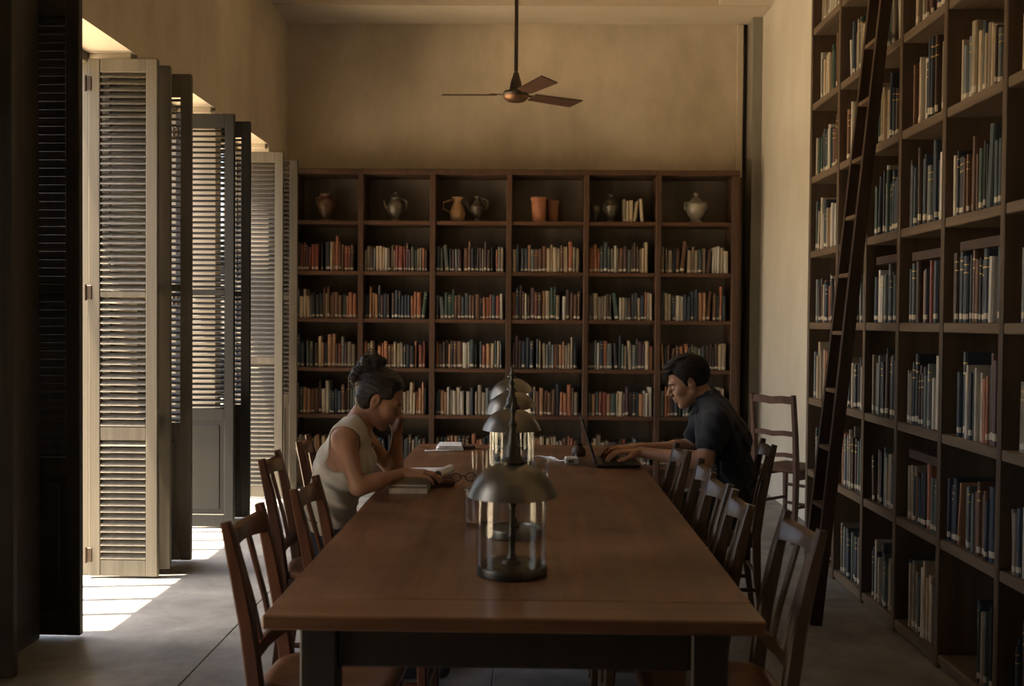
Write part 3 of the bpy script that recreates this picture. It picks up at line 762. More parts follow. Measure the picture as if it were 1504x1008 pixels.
tumbler('drinking_glass', 'tall clear glass left of the second lamp', (-.205, 4.25, TZ), .034, .16)
tumbler('drinking_glass', 'small clear glass right of the second lamp', (.055, 4.62, TZ), .036, .085)

# ------------------------------------------------------------------ ceiling fan
FX, FY, FZ = -.108, 7.0, 3.01
f = thing('ceiling_fan', 'three-bladed ceiling fan hanging on a long rod', 'fan', (FX, FY, FZ))
b = MB(); b.tube([(0, 0, .16), (0, 0, ZC - FZ)], .0135, 12); b.build('rod', m_fanm, f, 60)
b = MB(); b.lathe([(.03, ZC - FZ - .09), (.05, ZC - FZ - .06), (.065, ZC - FZ - .002), (.0, ZC - FZ - .002)], 20); b.build('ceiling_cup', m_fanm, f, 40)
b = MB(); b.lathe([(.045, .02), (.043, .05), (.036, .09), (.024, .125), (.018, .15), (.0, .16)], 20); b.build('rod_cup', m_fanm, f, 40)
b = MB(); b.lathe([(.06, -.02), (.085, -.012), (.092, .004), (.082, .022), (.045, .034), (.0, .035)], 28); b.build('motor', m_fanm, f, 40)
b = MB(); b.lathe([(.0, -.052), (.03, -.05), (.06, -.042), (.08, -.026), (.086, -.012), (.0, -.012)], 28); b.build('cap', m_fanc, f, 40)
for ang in (-64, 179, 33):
    bl = MB()
    n = 6; vs = []; fs = []
    for k in range(n):
        t = k / (n - 1); x = .13 + t * .385
        wv = .052 + .014 * t; tip = .022 * (k == n - 1)
        for (y, z) in ((-wv, -.004), (wv, -.004), (wv, .004), (-wv, .004)):
            vs.append((x - (tip if y > 0 else 0), y, z))
    for k in range(n - 1):
        for q in range(4): fs.append((k * 4 + q, k * 4 + (q + 1) % 4, (k + 1) * 4 + (q + 1) % 4, (k + 1) * 4 + q))
    fs += [(3, 2, 1, 0), tuple((n - 1) * 4 + q for q in range(4))]
    bl.add(vs, fs)
    o = bl.build('blade', m_fan, f)
    o.rotation_euler = (R(-11), 0, R(ang)); o.location = (0, 0, .0)
    a = MB(); a.sweep([(.07, 0, 0), (.11, 0, .004), (.18, 0, .006)], [.03, .026, .05], .006, (0, 1, 0), .2); a.build('blade_arm', m_fanm, o)

# ------------------------------------------------------------------ ladder
lad = thing('ladder', 'dark wooden library ladder leaning against the tall side bookcase', 'ladder', (1.40, 5.06, 0))
lt_ = (1.722 - 1.40, 0, 3.28)
lv = Vector(lt_).normalized(); ln = lv.cross(Vector((0, 1, 0))).normalized()
for s_ in (-1, 1):
    b = MB(); y = s_ * .095
    b.sweep([(0, y * 1.05, 0), (lt_[0] * .5, y, lt_[2] * .5), (lt_[0], y * .95, lt_[2])], .028, [.058, .058, .054], (0, 1, 0), .15); b.build('side_rail', m_ladder, lad, 30)
for k in range(1, 12):
    t = k * .285 / 3.29
    b = MB(); b.sweep([(lt_[0] * t, -.085, lt_[2] * t), (lt_[0] * t, .085, lt_[2] * t)], .05, .02, (1, 0, 0), .3); b.build('rung', m_rung, lad, 30)

# ------------------------------------------------------------------ things on the table
def flat_book(name, label, loc, rz, size, ci, cat='book', group=None, cover=None):
    """closed book lying flat: two boards, spine and page block"""
    r = thing(name, label, cat, loc, rz, group)
    l, d, h = size
    mc = cover or m_cov[ci]
    b = MB(); b.box((-l / 2, -d / 2, 0), (l / 2, d / 2, .003), 0, .001); b.box((-l / 2, -d / 2, h - .003), (l / 2, d / 2, h), 0, .001)
    b.box((-l / 2, d / 2 - .004, .003), (l / 2, d / 2, h - .003)); b.build('cover', mc, r)
    b = MB(); b.box((-l / 2 + .005, -d / 2 + .005, .003), (l / 2 - .005, d / 2 - .004, h - .003)); b.build('page_block', m_page, r)
    return r
flat_book('book', 'thick pale book under the woman’s hand, lower of two', (-.492, 4.235, TZ), R(1), (.165, .22, .026), 16)
flat_book('book', 'thin khaki book lying on the pale book under the woman’s hand', (-.486, 4.245, TZ + .0265), R(-2), (.155, .21, .012), 12)
# folded newspaper: rolled front edge
nw = thing('newspaper', 'folded grey newspaper with a rolled edge on the table by the woman', 'newspaper', (-.475, 4.60, TZ), R(-12))
b = MB()
for q in range(4):
    z0 = .002 + q * .007
    pts = [(-.10 + .006 * q, 0, z0), (-.03, 0, z0 + .003), (.04, 0, z0 + .006), (.075, 0, z0 + .012 - q * .001), (.095 - .004 * q, 0, z0 + .004)]
    b.sweep(pts, .20 - .012 * q, .005, (0, 1, 0), .2)
b.build('sheet', m_paper, nw, 40)
b = MB(); b.lathe([(.020, 0), (.020, .19), (.015, .19), (.015, 0), (.02, 0)], 20); o = b.build('rolled_edge', m_paper, nw, 50, (.098, .095, .026), (R(90), 0, 0))
r = thing('eyeglasses', 'dark-rimmed folded glasses lying beside the newspaper', 'glasses', (-.285, 4.43, TZ + .003), R(20))
for s_ in (-1, 1):
    b = MB(); b.tube([(s_ * .034 + .024 * math.cos(a), .0, .022 + .019 * math.sin(a)) for a in [2 * math.pi * k / 18 for k in range(19)]], .0022, 6); b.build('rim', m_dark, r, 60)
    b = MB(); b.tube([(s_ * .058, 0, .03), (s_ * .058, .05, .012), (s_ * .05, .11, .004)], .002, 6); b.build('temple', m_dark, r, 60)
b = MB(); b.tube([(-.011, 0, .026), (0, -.003, .03), (.011, 0, .026)], .002, 6); b.build('bridge', m_dark, r, 60)
r = thing('pencil_case', 'small dark leather pouch between the newspaper and the glasses', 'pouch', (-.365, 4.33, TZ), R(-18))
b = MB(); b.tube([(-.055, 0, .016), (-.05, 0, .018), (0, 0, .02), (.05, 0, .018), (.055, 0, .016)], [.006, .015, .018, .015, .006], 12, sx=1.3); b.build('body', m_leather, r, 60)
b = MB(); b.tube([(-.045, 0, .0352), (0, 0, .0385), (.045, 0, .0352)], .0016, 6); b.build('zip', m_iron, r)
r = thing('notepad', 'white folded booklet lying at the far end of the table', 'notebook', (-.435, 5.60, TZ), R(4))
for q in range(3):
    b = MB(); b.box((-.075 + .008 * q, -.085, .001 + q * .010), (.075 - .004 * q, .085, .009 + q * .010), 0, .003); b.build('sheaf', m_paper, r)
r = thing('pen', 'white pen lying before the white booklet', 'pen', (-.49, 5.47, TZ + .006), R(6))
b = MB(); b.tube([(-.07, 0, 0), (-.066, 0, 0), (.055, 0, 0), (.07, 0, 0)], [.003, .0055, .0055, .0015], 8); b.build('barrel', m_white, r, 60)
b = MB(); b.tube([(-.06, 0, .006), (-.03, 0, .007)], .0015, 6); b.build('clip', m_iron, r)
r = thing('wallet', 'brown leather wallet right of the white booklet', 'wallet', (-.345, 5.62, TZ), R(-6))
b = MB(); b.box((-.045, -.035, 0), (.045, .035, .009), 0, .003); b.build('lower_flap', m_leather, r); b = MB(); b.box((-.043, -.034, .0095), (.044, .034, .018), 0, .003); b.build('upper_flap', m_leather, r)
# by the laptop
r = thing('power_adapter', 'white power adapter box with a plug pin beside the laptop', 'adapter', (.213, 5.07, TZ), R(4))
b = MB(); b.box((-.034, -.03, 0), (.034, .03, .034), 0, .005); b.build('body', m_white, r)
b = MB(); b.box((-.018, -.0312, .008), (-.006, -.0295, .022)); b.box((-.003, -.0312, .006), (.004, -.0295, .024)); b.box((.007, -.0312, .010), (.012, -.0295, .018)); b.build('printed_mark', m_black, r)
b = MB(); b.tube([(.02, -.01, .034), (.02, -.01, .056)], .003, 8); b.build('pin', m_white, r)
r = thing('charging_cable', 'white cable trailing from the adapter towards the lamps', 'cable', (.17, 5.15, TZ))
b = MB(); b.tube([(.012, -.06, .014), (-.01, -.03, .006), (-.04, .05, .004), (-.07, .12, .004), (-.11, .16, .004), (-.15, .14, .004)], .0035, 8); b.build('wire', m_white, r, 60)
b = MB(); b.tube([(-.03, .03, .006), (-.06, .10, .006)], .008, 8); b.build('plug', m_white, r, 60)
r = thing('pouch', 'small brown leather pouch behind the laptop screen', 'pouch', (.262, 5.36, TZ), R(10))
b = MB(); b.lathe([(.03, 0), (.04, .012), (.038, .035), (.024, .055), (.016, .06), (.02, .068), (.0, .064)], 16); b.build('body', m_leather, r, 50)
b = MB(); b.tube([(.019 * math.cos(a), .019 * math.sin(a), .058) for a in [2 * math.pi * k / 16 for k in range(17)]], .003, 6); b.build('drawstring', m_iron, r, 60)
# laptop
lp = thing('laptop', 'open black laptop in front of the man', 'laptop', (.325, 5.09, TZ))
b = MB(); b.box((0, -.16, .004), (.215, .16, .017), 0, .003); b.build('base', m_dark, lp)
b = MB()
for i in range(5):
    for j in range(14):
        if i == 4 and 3 < j < 9:
            continue
        x = .035 + i * .021; y = -.142 + j * .0205
        b.box((x, y, .017), (x + .017, y + .0165, .0185))
b.box((.119, -.06, .017), (.136, .044, .0185))
o = b.build('keyboard', m_key, lp)
b = MB(); b.box((.155, -.05, .0165), (.205, .05, .0178)); b.build('touchpad', m_key, lp)
b = MB(); b.box((-.004, -.16, 0), (.004, .16, .235), 0, .002); o = b.build('screen_lid', m_dark, lp, None, (.004, 0, .016), (0, R(-18), 0))
b = MB(); b.box((.004, -.15, .012), (.0046, .15, .225)); b.build('display', M('dim_screen', (.02, .022, .025), .15), o)
b = MB(); b.tube([(.0, -.10, .014), (.0, .10, .014)], .006, 8); b.build('hinge', m_iron, lp, 60)
for (x, y) in ((.02, -.14), (.02, .14), (.195, -.14), (.195, .14)):
    b = MB(); b.lathe([(.008, 0), (.008, .004), (0, .004)], 10, 0, (x, y, 0)); b.build('foot', m_key, lp)

# ------------------------------------------------------------------ people: signed-distance bodies
class Field:
    """scalar field on a grid; solids are blended in, then meshed with surface nets"""
    def __init__(s, lo, hi, h):
        s.h = h; s.lo = np.array(lo, dtype=np.float32); n = np.ceil((np.array(hi) - np.array(lo)) / h).astype(int) + 1
        s.n = n; s.v = np.full(n, .5, dtype=np.float32)
        s.ax = [s.lo[i] + h * np.arange(n[i], dtype=np.float32) for i in range(3)]
    def _win(s, lo, hi):
        a = [max(0, int(math.floor((lo[i] - s.lo[i]) / s.h))) for i in range(3)]
        b = [min(int(s.n[i]), int(math.ceil((hi[i] - s.lo[i]) / s.h)) + 1) for i in range(3)]
        if any(b[i] <= a[i] for i in range(3)): return None
        sl = tuple(slice(a[i], b[i]) for i in range(3))
        g = np.meshgrid(*[s.ax[i][a[i]:b[i]] for i in range(3)], indexing='ij', sparse=True)
        return sl, g
    def blend(s, sl, d, k, op='add'):
        v = s.v[sl]
        if op == 'add':
            h = np.clip(.5 + .5 * (v - d) / k, 0, 1); s.v[sl] = v * (1 - h) + d * h - k * h * (1 - h)
        else:
            h = np.clip(.5 - .5 * (v + d) / k, 0, 1); s.v[sl] = v * (1 - h) - d * h + k * h * (1 - h)
    def cone(s, a, b, ra, rb, k=.02, sy=1.0, yc=None, op='add', sx=1.0, xc=None, disp=None):
        a = np.array(a, float); b = np.array(b, float); m = max(ra, rb) + k + .02
        lo = np.minimum(a, b) - m; hi = np.maximum(a, b) + m
        if sy != 1: lo[1] = min(a[1], b[1]) - m * sy; hi[1] = max(a[1], b[1]) + m * sy
        w = s._win(lo, hi)
        if w is None: return
        sl, (x, y, z) = w
        if sy != 1:
            c = a[1] if yc is None else yc; y = c + (y - c) / sy
        ab = b - a; L2 = float(ab @ ab) + 1e-9
        t = np.clip(((x - a[0]) * ab[0] + (y - a[1]) * ab[1] + (z - a[2]) * ab[2]) / L2, 0, 1)
        d = np.sqrt((x - a[0] - t * ab[0]) ** 2 + (y - a[1] - t * ab[1]) ** 2 + (z - a[2] - t * ab[2]) ** 2) - (ra + (rb - ra) * t)
        if disp is not None: d = d + disp(x, y, z)
        s.blend(sl, d.astype(np.float32), k, op)
    def ell(s, c, r, k=.015, rot=None, op='add', disp=None):
        c = np.array(c, float); r = np.array(r, float); m = float(r.max()) + k + .02
        w = s._win(c - m, c + m)
        if w is None: return
        sl, (x, y, z) = w
        p = [x - c[0], y - c[1], z - c[2]]
        if rot is not None:
            rt = np.array(rot)
            p = [rt[0, i] * p[0] + rt[1, i] * p[1] + rt[2, i] * p[2] for i in range(3)]
        k0 = np.sqrt((p[0] / r[0]) ** 2 + (p[1] / r[1]) ** 2 + (p[2] / r[2]) ** 2)
        k1 = np.sqrt((p[0] / r[0] ** 2) ** 2 + (p[1] / r[1] ** 2) ** 2 + (p[2] / r[2] ** 2) ** 2) + 1e-6
        d = k0 * (k0 - 1) / k1
        if disp is not None: d = d + disp(x, y, z)
        s.blend(sl, d.astype(np.float32), k, op)
    def cut(s, fn, lo, hi, k=.006):
        """remove the region where fn(x,y,z) < 0 inside a window"""
        w = s._win(np.array(lo), np.array(hi))
        if w is None: return
        sl, (x, y, z) = w
        d = np.broadcast_to(fn(x, y, z), s.v[sl].shape).astype(np.float32)
        s.blend(sl, d, k, 'sub')
    def displace(s, fn):
        x, y, z = np.meshgrid(*s.ax, indexing='ij', sparse=True)
        near = np.abs(s.v) < .05
        s.v = np.where(near, s.v + fn(x, y, z).astype(np.float32), s.v)
    def mesh(s, name, mats, off=(0, 0, 0)):
        v = s.v; ins = v < 0
        n = v.shape
        cnt = np.zeros((n[0] - 1, n[1] - 1, n[2] - 1), np.int8)
        cs = [(i, j, k) for i in (0, 1) for j in (0, 1) for k in (0, 1)]
        sub = lambda a, c: a[c[0]:n[0] - 1 + c[0], c[1]:n[1] - 1 + c[1], c[2]:n[2] - 1 + c[2]]
        for c in cs: cnt += sub(ins, c)
        act = (cnt > 0) & (cnt < 8)
        ids = np.argwhere(act)
        idx = np.full(act.shape, -1, np.int32); idx[act] = np.arange(len(ids), dtype=np.int32)
        val = {c: v[ids[:, 0] + c[0], ids[:, 1] + c[1], ids[:, 2] + c[2]] for c in cs}
        acc = np.zeros((len(ids), 3)); num = np.zeros(len(ids))
        for c in cs:
            for ax in range(3):
                if c[ax] == 0:
                    d = list(c); d[ax] = 1; d = tuple(d)
                    a, b = val[c], val[d]; cr = (a < 0) != (b < 0)
                    t = np.where(cr, a / np.where(cr, a - b, 1), 0)
                    for q in range(3):
                        acc[:, q] += np.where(cr, c[q] + (t if q == ax else 0), 0)
                    num += cr
        pos = s.lo + s.h * (ids + acc / num[:, None]) - np.array(off)
        faces = []
        for ax in range(3):
            u, w_ = (ax + 1) % 3, (ax + 2) % 3
            sl0 = [slice(None)] * 3; sl1 = [slice(None)] * 3
            sl0[ax] = slice(0, n[ax] - 1); sl1[ax] = slice(1, n[ax])
            ch_ = ins[tuple(sl0)] != ins[tuple(sl1)]
            e = np.argwhere(ch_)
            ok = (e[:, u] > 0) & (e[:, w_] > 0) & (e[:, u] < n[u] - 1) & (e[:, w_] < n[w_] - 1)
            e = e[ok]
            def at(du, dw):
                q = e.copy(); q[:, u] += du; q[:, w_] += dw
                return idx[q[:, 0], q[:, 1], q[:, 2]]
            quad = np.stack([at(-1, -1), at(0, -1), at(0, 0), at(-1, 0)], 1)
            flip = ~ins[e[:, 0], e[:, 1], e[:, 2]]
            quad[flip] = quad[flip][:, ::-1]
            faces.append(quad)
        faces = np.concatenate(faces)
        me = bpy.data.meshes.new(name)
        me.vertices.add(len(pos)); me.vertices.foreach_set('co', pos.astype(np.float32).ravel())
        me.loops.add(faces.size); me.loops.foreach_set('vertex_index', faces.astype(np.int32).ravel())
        me.polygons.add(len(faces)); me.polygons.foreach_set('loop_start', np.arange(0, faces.size, 4, dtype=np.int32))
        me.polygons.foreach_set('use_smooth', np.ones(len(faces), bool))
        me.update(calc_edges=True); me.validate()
        for m in (mats if isinstance(mats, (list, tuple)) else [mats]): me.materials.append(m)
        return me

def skin_mat(name, c):
    m = noise_col(M(name, c, .5, Specular_IOR_Level=.35), [(.3, tuple(.9 * q for q in c)), (.7, tuple(1.08 * q for q in c))], nscale=18, bump=.03)
    b = m.node_tree.nodes['Principled BSDF']
    b.inputs['Subsurface Weight'].default_value = .12; b.inputs['Subsurface Radius'].default_value = (.012, .005, .003); b.inputs['Subsurface Scale'].default_value = .5
    return m
m_skin_w = skin_mat('warm_brown_skin', (.36, .19, .112))
m_skin_m = skin_mat('tan_skin', (.42, .235, .145))
m_hair = noise_col(M('black_hair', rough=.6, Specular_IOR_Level=.3), [(.35, (.006, .005, .004)), (.65, (.018, .013, .009))], scale=(30, 30, 30), nscale=3, bump=.35)
m_hair_w = noise_col(M('dark_brown_hair', rough=.5, Specular_IOR_Level=.4), [(.35, (.008, .006, .005)), (.65, (.026, .017, .011))], scale=(30, 30, 30), nscale=3, bump=.35)
def fabric(name, a, b_, ns=240, bump=.12):
    return noise_col(M(name, b_, .9, Sheen_Weight=.15), [(.3, a), (.7, b_)], nscale=ns, detail=3, bump=bump)
m_tank = fabric('cream_cotton', (.47, .44, .36), (.58, .55, .46))
m_polo = fabric('navy_cotton', (.007, .009, .013), (.013, .016, .022))
m_jean = fabric('dark_denim', (.014, .022, .040), (.035, .05, .08))
m_trou = fabric('charcoal_cotton', (.012, .013, .015), (.022, .023, .026))
m_shoe = M('shoe_leather', (.02, .016, .013), .5)
m_brow = M('brow_hair', (.008, .006, .005), .7)

def hand(F, wrist, d, n, side, curl, s_=1.0, spread=.10, thumb=(.62, .75, -.25), tcurl=.35):
    """palm, four fingers and a thumb.  d finger direction, n back-of-hand normal, side +1/-1 chooses the thumb side"""
    d = np.array(d, float); d /= np.linalg.norm(d); n = np.array(n, float); n -= d * (n @ d); n /= np.linalg.norm(n)
    t = np.cross(n, d) * side; w = np.array(wrist, float)
    lens = [(.041, .026, .020), (.045, .029, .021), (.042, .027, .020), (.033, .021, .018)]
    offs = [.030, .010, -.010, -.029]; base_l = [.086, .089, .085, .077]
    for i in range(4):
        kn = w + d * base_l[i] * s_ + t * offs[i] * s_ + n * (.003 if i in (1, 2) else 0)
        F.cone(w + t * offs[i] * .55 * s_ + d * .012, kn, .0155 * s_, .0125 * s_, .012)
        p = kn; ang = 0.0
        rr = [.0108, .0095, .0084, .0070]
        if i == 3: rr = [.0095, .0083, .0074, .0062]
        sp = (1.5 - i) * spread
        for j in range(3):
            ang += curl[i][j]
            dd = (d * math.cos(sp) + t * math.sin(sp)) * math.cos(ang) - n * math.sin(ang)
            q = p + dd * lens[i][j] * s_
            F.cone(p, q, rr[j] * s_, rr[j + 1] * s_, .004); p = q
    tb_ = w + d * .022 * s_ + t * .024 * s_ - n * .006
    v = d * thumb[0] + t * thumb[1] + n * thumb[2]; v /= np.linalg.norm(v)
    p = tb_
    F.cone(w + d * .012 + t * .008, tb_ + v * .02, .017 * s_, .015 * s_, .012)
    for j, (L, r0, r1) in enumerate(((.044, .0145, .0115), (.032, .0112, .0098), (.024, .0096, .0075))):
        vv = v * math.cos(tcurl * j) + (d * .9 - t * .4) * math.sin(tcurl * j); vv /= np.linalg.norm(vv)
        q = p + vv * L * s_; F.cone(p, q, r0 * s_, r1 * s_, .006); p = q

def head_frame(o, fx, pitch, roll=0.0):
    """fx = +1 facing +x, -1 facing -x; pitch nose-down in radians; returns (rot 3x3 with columns forward, left, up)"""
    f_ = np.array([fx * math.cos(pitch), 0, -math.sin(pitch)]); u = np.array([fx * math.sin(pitch), 0, math.cos(pitch)])
    l = np.cross(u, f_)
    if roll: l, u = l * math.cos(roll) + u * math.sin(roll), u * math.cos(roll) - l * math.sin(roll)
    return np.stack([f_, l, u], 1)

def head(F, o, Rm, s_=1.0, fem=False):
    o = np.array(o, float)
    P = lambda x, y, z: o + Rm @ (np.array([x, y, z]) * s_)
    E = lambda c, r, k=.012, op='add': F.ell(P(*c), np.array(r) * s_, k, Rm, op)
    K = lambda a, b, ra, rb, k=.008: F.cone(P(*a), P(*b), ra * s_, rb * s_, k)
    E((-.014, 0, .038), (.096, .074, .090))
    E((.030, 0, -.012), (.060, .062, .080), .02)
    E((.038, 0, -.052), (.050, .048, .050), .02)
    for y in (-1, 1):
        K((.000, y * .052, -.045), (.058, y * .018, -.090), .020, .016, .02)
        E((.058, y * .040, -.018), (.026, .024, .024), .018)
        E((-.004, y * .075, .000), (.019, .012, .032), .004)      # ear
        E((.002, y * .088, .003), (.010, .009, .020), .003, 'sub')
        E((-.006, y * .075, -.026), (.010, .007, .012), .004)
    K((.066, -.010, -.093), (.066, .010, -.093), .017, .017, .014)    # chin
    K((.079, -.030, .026), (.079, .030, .026), .012, .012, .014)      # brow ridge
    for y in (-1, 1):
        E((.096, y * .032, .006), (.016, .019, .012), .010, 'sub')
        E((.074, y * .031, .004), (.0135, .0145, .0135), .003)        # lidded eye
        K((.0845, y * .018, .001), (.0835, y * .044, .002), .0035, .003, .002)
    nb = .108 if fem else .113
    K((.088, 0, .014), (nb, 0, -.020), .0085, .0105, .010)           # nose
    E((nb - .006, 0, -.024), (.0125, .0125, .0095), .006)
    for y in (-1, 1): E((nb - .016, y * .0125, -.0265), (.0105, .008, .008), .005)
    K((.092, 0, -.034), (.090, 0, -.044), .007, .007, .008)
    lw = .0078 if fem else .0068
    K((.088, -.016, -.0515), (.0925, 0, -.0495), .005, lw, .004); K((.0925, 0, -.0495), (.088, .016, -.0515), lw, .005, .004)
    K((.086, -.015, -.0625), (.0908, 0, -.0640), .005, lw + .0006, .004); K((.0908, 0, -.0640), (.086, .015, -.0625), lw + .0006, .005, .004)
    F.cone(P(.1015, -.024, -.0568), P(.1015, .024, -.0568), .0022, .0022, .004, op='sub')
    return P

def brows(P, m, parent, off, thick=.0032):
    for y in (-1, 1):
        b = MB(); b.tube([np.array(P(.0925, y * .012, .0225)) - off, np.array(P(.0915, y * .030, .0275)) - off, np.array(P(.0800, y * .048, .0225)) - off], [thick * .8, thick * 1.15, thick * .5], 6)
        b.build('eyebrow', m, parent, 60)
        b = MB(); b.tube([np.array(P(.0885, y * .018, -.0035)) - off, np.array(P(.0880, y * .032, -.0050)) - off, np.array(P(.0830, y * .046, -.0020)) - off], .0016, 6)
        b.build('eyelash', m, parent, 60)

# --- woman -----------------------------------------------------------------
WY = 4.25; W0 = np.array((-.85, WY, 0.0))
wom = thing('person', 'person in cream sleeveless top with hair in a bun, reading, head on hand', 'person', tuple(W0))
def w_torso(F, e=0.0, skin=True):
    c = F.cone
    Y = WY
    c((-.845, Y, .57), (-.828, Y, .70), .102 + e, .088 + e, .04, 1.50)
    c((-.828, Y, .70), (-.780, Y, .86), .088 + e, .098 + e, .04, 1.38)
    c((-.780, Y, .86), (-.745, Y, .965), .098 + e, .074 + e, .04, 1.42)
    for s_ in (-1, 1):
        c((-.748, Y + s_ * .085, .975), (-.742, Y + s_ * .145, .985), .062 + e, .054 + e, .03)
        c((-.715, Y + s_ * .035, 1.025), (-.742, Y + s_ * .125, 1.0), .040 + e, .042 + e, .03)
        F.ell((-.708, Y + s_ * .066, .868), (.052 + e, .058 + e, .060 + e), .03)
    c((-.755, Y, .96), (-.705, Y, 1.035), .070 + e, .050 + e, .03, 1.2)
F = Field((-1.02, 3.96, .66), (-.24, 4.56, 1.30), .0034)
w_torso(F)
wo = np.array((-.628, WY, 1.134)); wR = head_frame(wo, 1, R(27))
wP = head(F, wo, wR, 1.0, True)
F.cone((-.722, WY, 1.015), wP(-.035, 0, -.055), .052, .046, .025)
# arm resting on the table
F.cone((-.745, 4.100, .985), (-.685, 4.080, .795), .042, .033, .03)
F.cone((-.685, 4.080, .795), (-.510, 4.190, .838), .033, .022, .015)
F.cone((-.675, 4.085, .80), (-.61, 4.12, .812), .035, .034, .02)
hand(F, (-.510, 4.190, .838), (1, .10, -.06), (0, -.15, 1), 1, [(.16, .42, .32), (.14, .42, .32), (.16, .44, .34), (.2, .48, .36)], .90)
# raised arm
F.cone((-.735, 4.395, .985), (-.585, 4.44, .800), .041, .032, .03)
F.cone((-.585, 4.44, .800), (-.567, 4.365, .985), .035, .022, .015)
F.cone((-.585, 4.435, .81), (-.58, 4.41, .87), .036, .035, .02)
hand(F, (-.567, 4.365, .985), (.10, -.20, 1), (.75, .60, .05), -1, [(.75, 1.3, .7), (.75, 1.35, .7), (.8, 1.35, .7), (.85, 1.3, .7)], .93, .03, (.8, .35, -.3))
link('body', F.mesh('body', m_skin_w, W0), wom)
brows(wP, m_brow, wom, W0, .0028)
# sleeveless top
F = Field((-1.02, 4.00, .55), (-.58, 4.50, 1.12), .0034)
w_torso(F, .008)
F.cone((-.722, WY, 1.00), (-.705, WY, 1.05), .062, .056, .02)
fold = lambda x, y, z: .0042 * np.sin(70 * (z + .55 * x) + 9 * np.sin(14 * y)) * np.clip((.92 - z) * 8, 0, 1) + .0022 * np.sin(95 * x + 70 * z + 11 * np.sin(9 * z))
F.displace(fold)
for s_ in (-1, 1):     # arm holes
    F.cone((-.752, WY + s_ * .150, .955), (-.742, WY + s_ * .26, .965), .070, .115, .008, op='sub')
    F.cone((-.770, WY + s_ * .156, .905), (-.765, WY + s_ * .26, .900), .052, .080, .02, op='sub')
F.cone((-.700, WY, 1.055), (-.600, WY, 1.040), .066, .085, .006, 1.0, op='sub')    # neck opening
F.cut(lambda x, y, z: z - .60 + 0 * x + .01 * np.sin(20 * x), (-1.1, 3.9, .5), (-.5, 4.6, .62))
link('sleeveless_top', F.mesh('sleeveless_top', m_tank, W0), wom)
b = MB()
for z, x in ((.965, -.676), (.935, -.664)):
    b.lathe([(.0, -.003), (.0055, -.002), (.0055, .002), (0, .003)], 10, 0, (x - W0[0] + .012, 0, z))
b.build('button', m_white, wom, 40)
# hair with loose bun
strand = lambda x, y, z: .0005 * np.sin(700 * (.35 * x + z) + 50 * np.sin(18 * x) + 160 * y) + .0006 * np.sin(260 * (z + .2 * x) + 90 * y + 3 * np.sin(40 * x))
F = Field((-.80, 4.12, 1.02), (-.48, 4.38, 1.32), .0030)
F.ell(wP(-.015, 0, .040), (.106, .085, .098), .01, wR, disp=strand)
nrm = wR @ np.array((.80, 0, -.60)); pt = wP(.052, 0, .062)
F.cut(lambda x, y, z: -((x - pt[0]) * nrm[0] + (z - pt[2]) * nrm[2]) - .22 * np.abs(y - WY) ** 1.0 * .0, (-.9, 4.0, 1.0), (-.4, 4.5, 1.4), .008)
F.cut(lambda x, y, z: -((x - wP(-.04, 0, -.02)[0]) * (wR @ np.array((.45, 0, -.9)))[0] + (z - wP(-.04, 0, -.02)[2]) * (wR @ np.array((.45, 0, -.9)))[2]), (-.9, 4.0, 1.0), (-.4, 4.5, 1.4), .01)
for s_ in (-1, 1):
    F.ell(wP(.030, s_ * .066, .048), (.026, .014, .026), .012, wR, disp=strand)
    F.ell(wP(-.045, s_ * .050, -.02), (.045, .030, .038), .02, wR, disp=strand)
curl = lambda x, y, z: .003 * np.sin(190 * x + 3 * np.sin(90 * z)) * np.sin(210 * y + 2) * np.sin(230 * z + 1) + .0012 * np.sin(520 * z + 340 * x + 4 * np.sin(100 * y))
for c, r_ in (((-.100, .0, .118), .034), ((-.122, .015, .098), .030), ((-.086, -.015, .142), .030), ((-.118, -.022, .120), .026), ((-.128, .0, .060), .030), ((-.134, -.02, .035), .022), ((-.120, .02, .025), .022), ((-.115, 0, .085), .032), ((-.062, .01, .145), .022)):
    F.ell(wP(*c), (r_, r_, r_), .008, None, disp=curl)
for s_ in (-1, 1): F.ell(wP(-.002, s_ * .088, -.004), (.028, .024, .038), .006, wR, op='sub')
hw = link('hair', F.mesh('hair', m_hair_w, W0), wom)
b = MB()
rs = random.Random(3)
for q in range(150):
    a = rs.uniform(0, 6.28); e_ = rs.uniform(-1, 1)
    c = np.array(wP(-.108 + rs.uniform(-.02, .02), rs.uniform(-.03, .03), rs.choice([.03, .08, .11, .13]) + rs.uniform(-.02, .02)))
    rad = rs.uniform(.014, .034); u = np.array((math.cos(a), .5 * e_, math.sin(a))); v_ = np.array((-math.sin(a), e_, math.cos(a))) * .9
    p0 = [c + rad * (u * math.cos(t) + v_ * math.sin(t)) * (1 + .12 * math.sin(3 * t)) - W0 for t in np.linspace(0, rs.uniform(2.5, 5), 9)]
    b.tube(p0, [.0012] * 8 + [.0005], 4)
for q in range(14):
    p = np.array(wP(-.075 + rs.uniform(-.01, .02), rs.uniform(-.05, .05), -.045)) - W0
    b.tube([p, p + np.array((-.008, rs.uniform(-.008, .008), -.015)), p + np.array((-.008 + rs.uniform(-.01, .006), rs.uniform(-.01, .01), -.034))], [.0012, .001, .0004], 4)
o = b.build('loose_curls', m_hair_w, wom); o['kind'] = 'stuff'
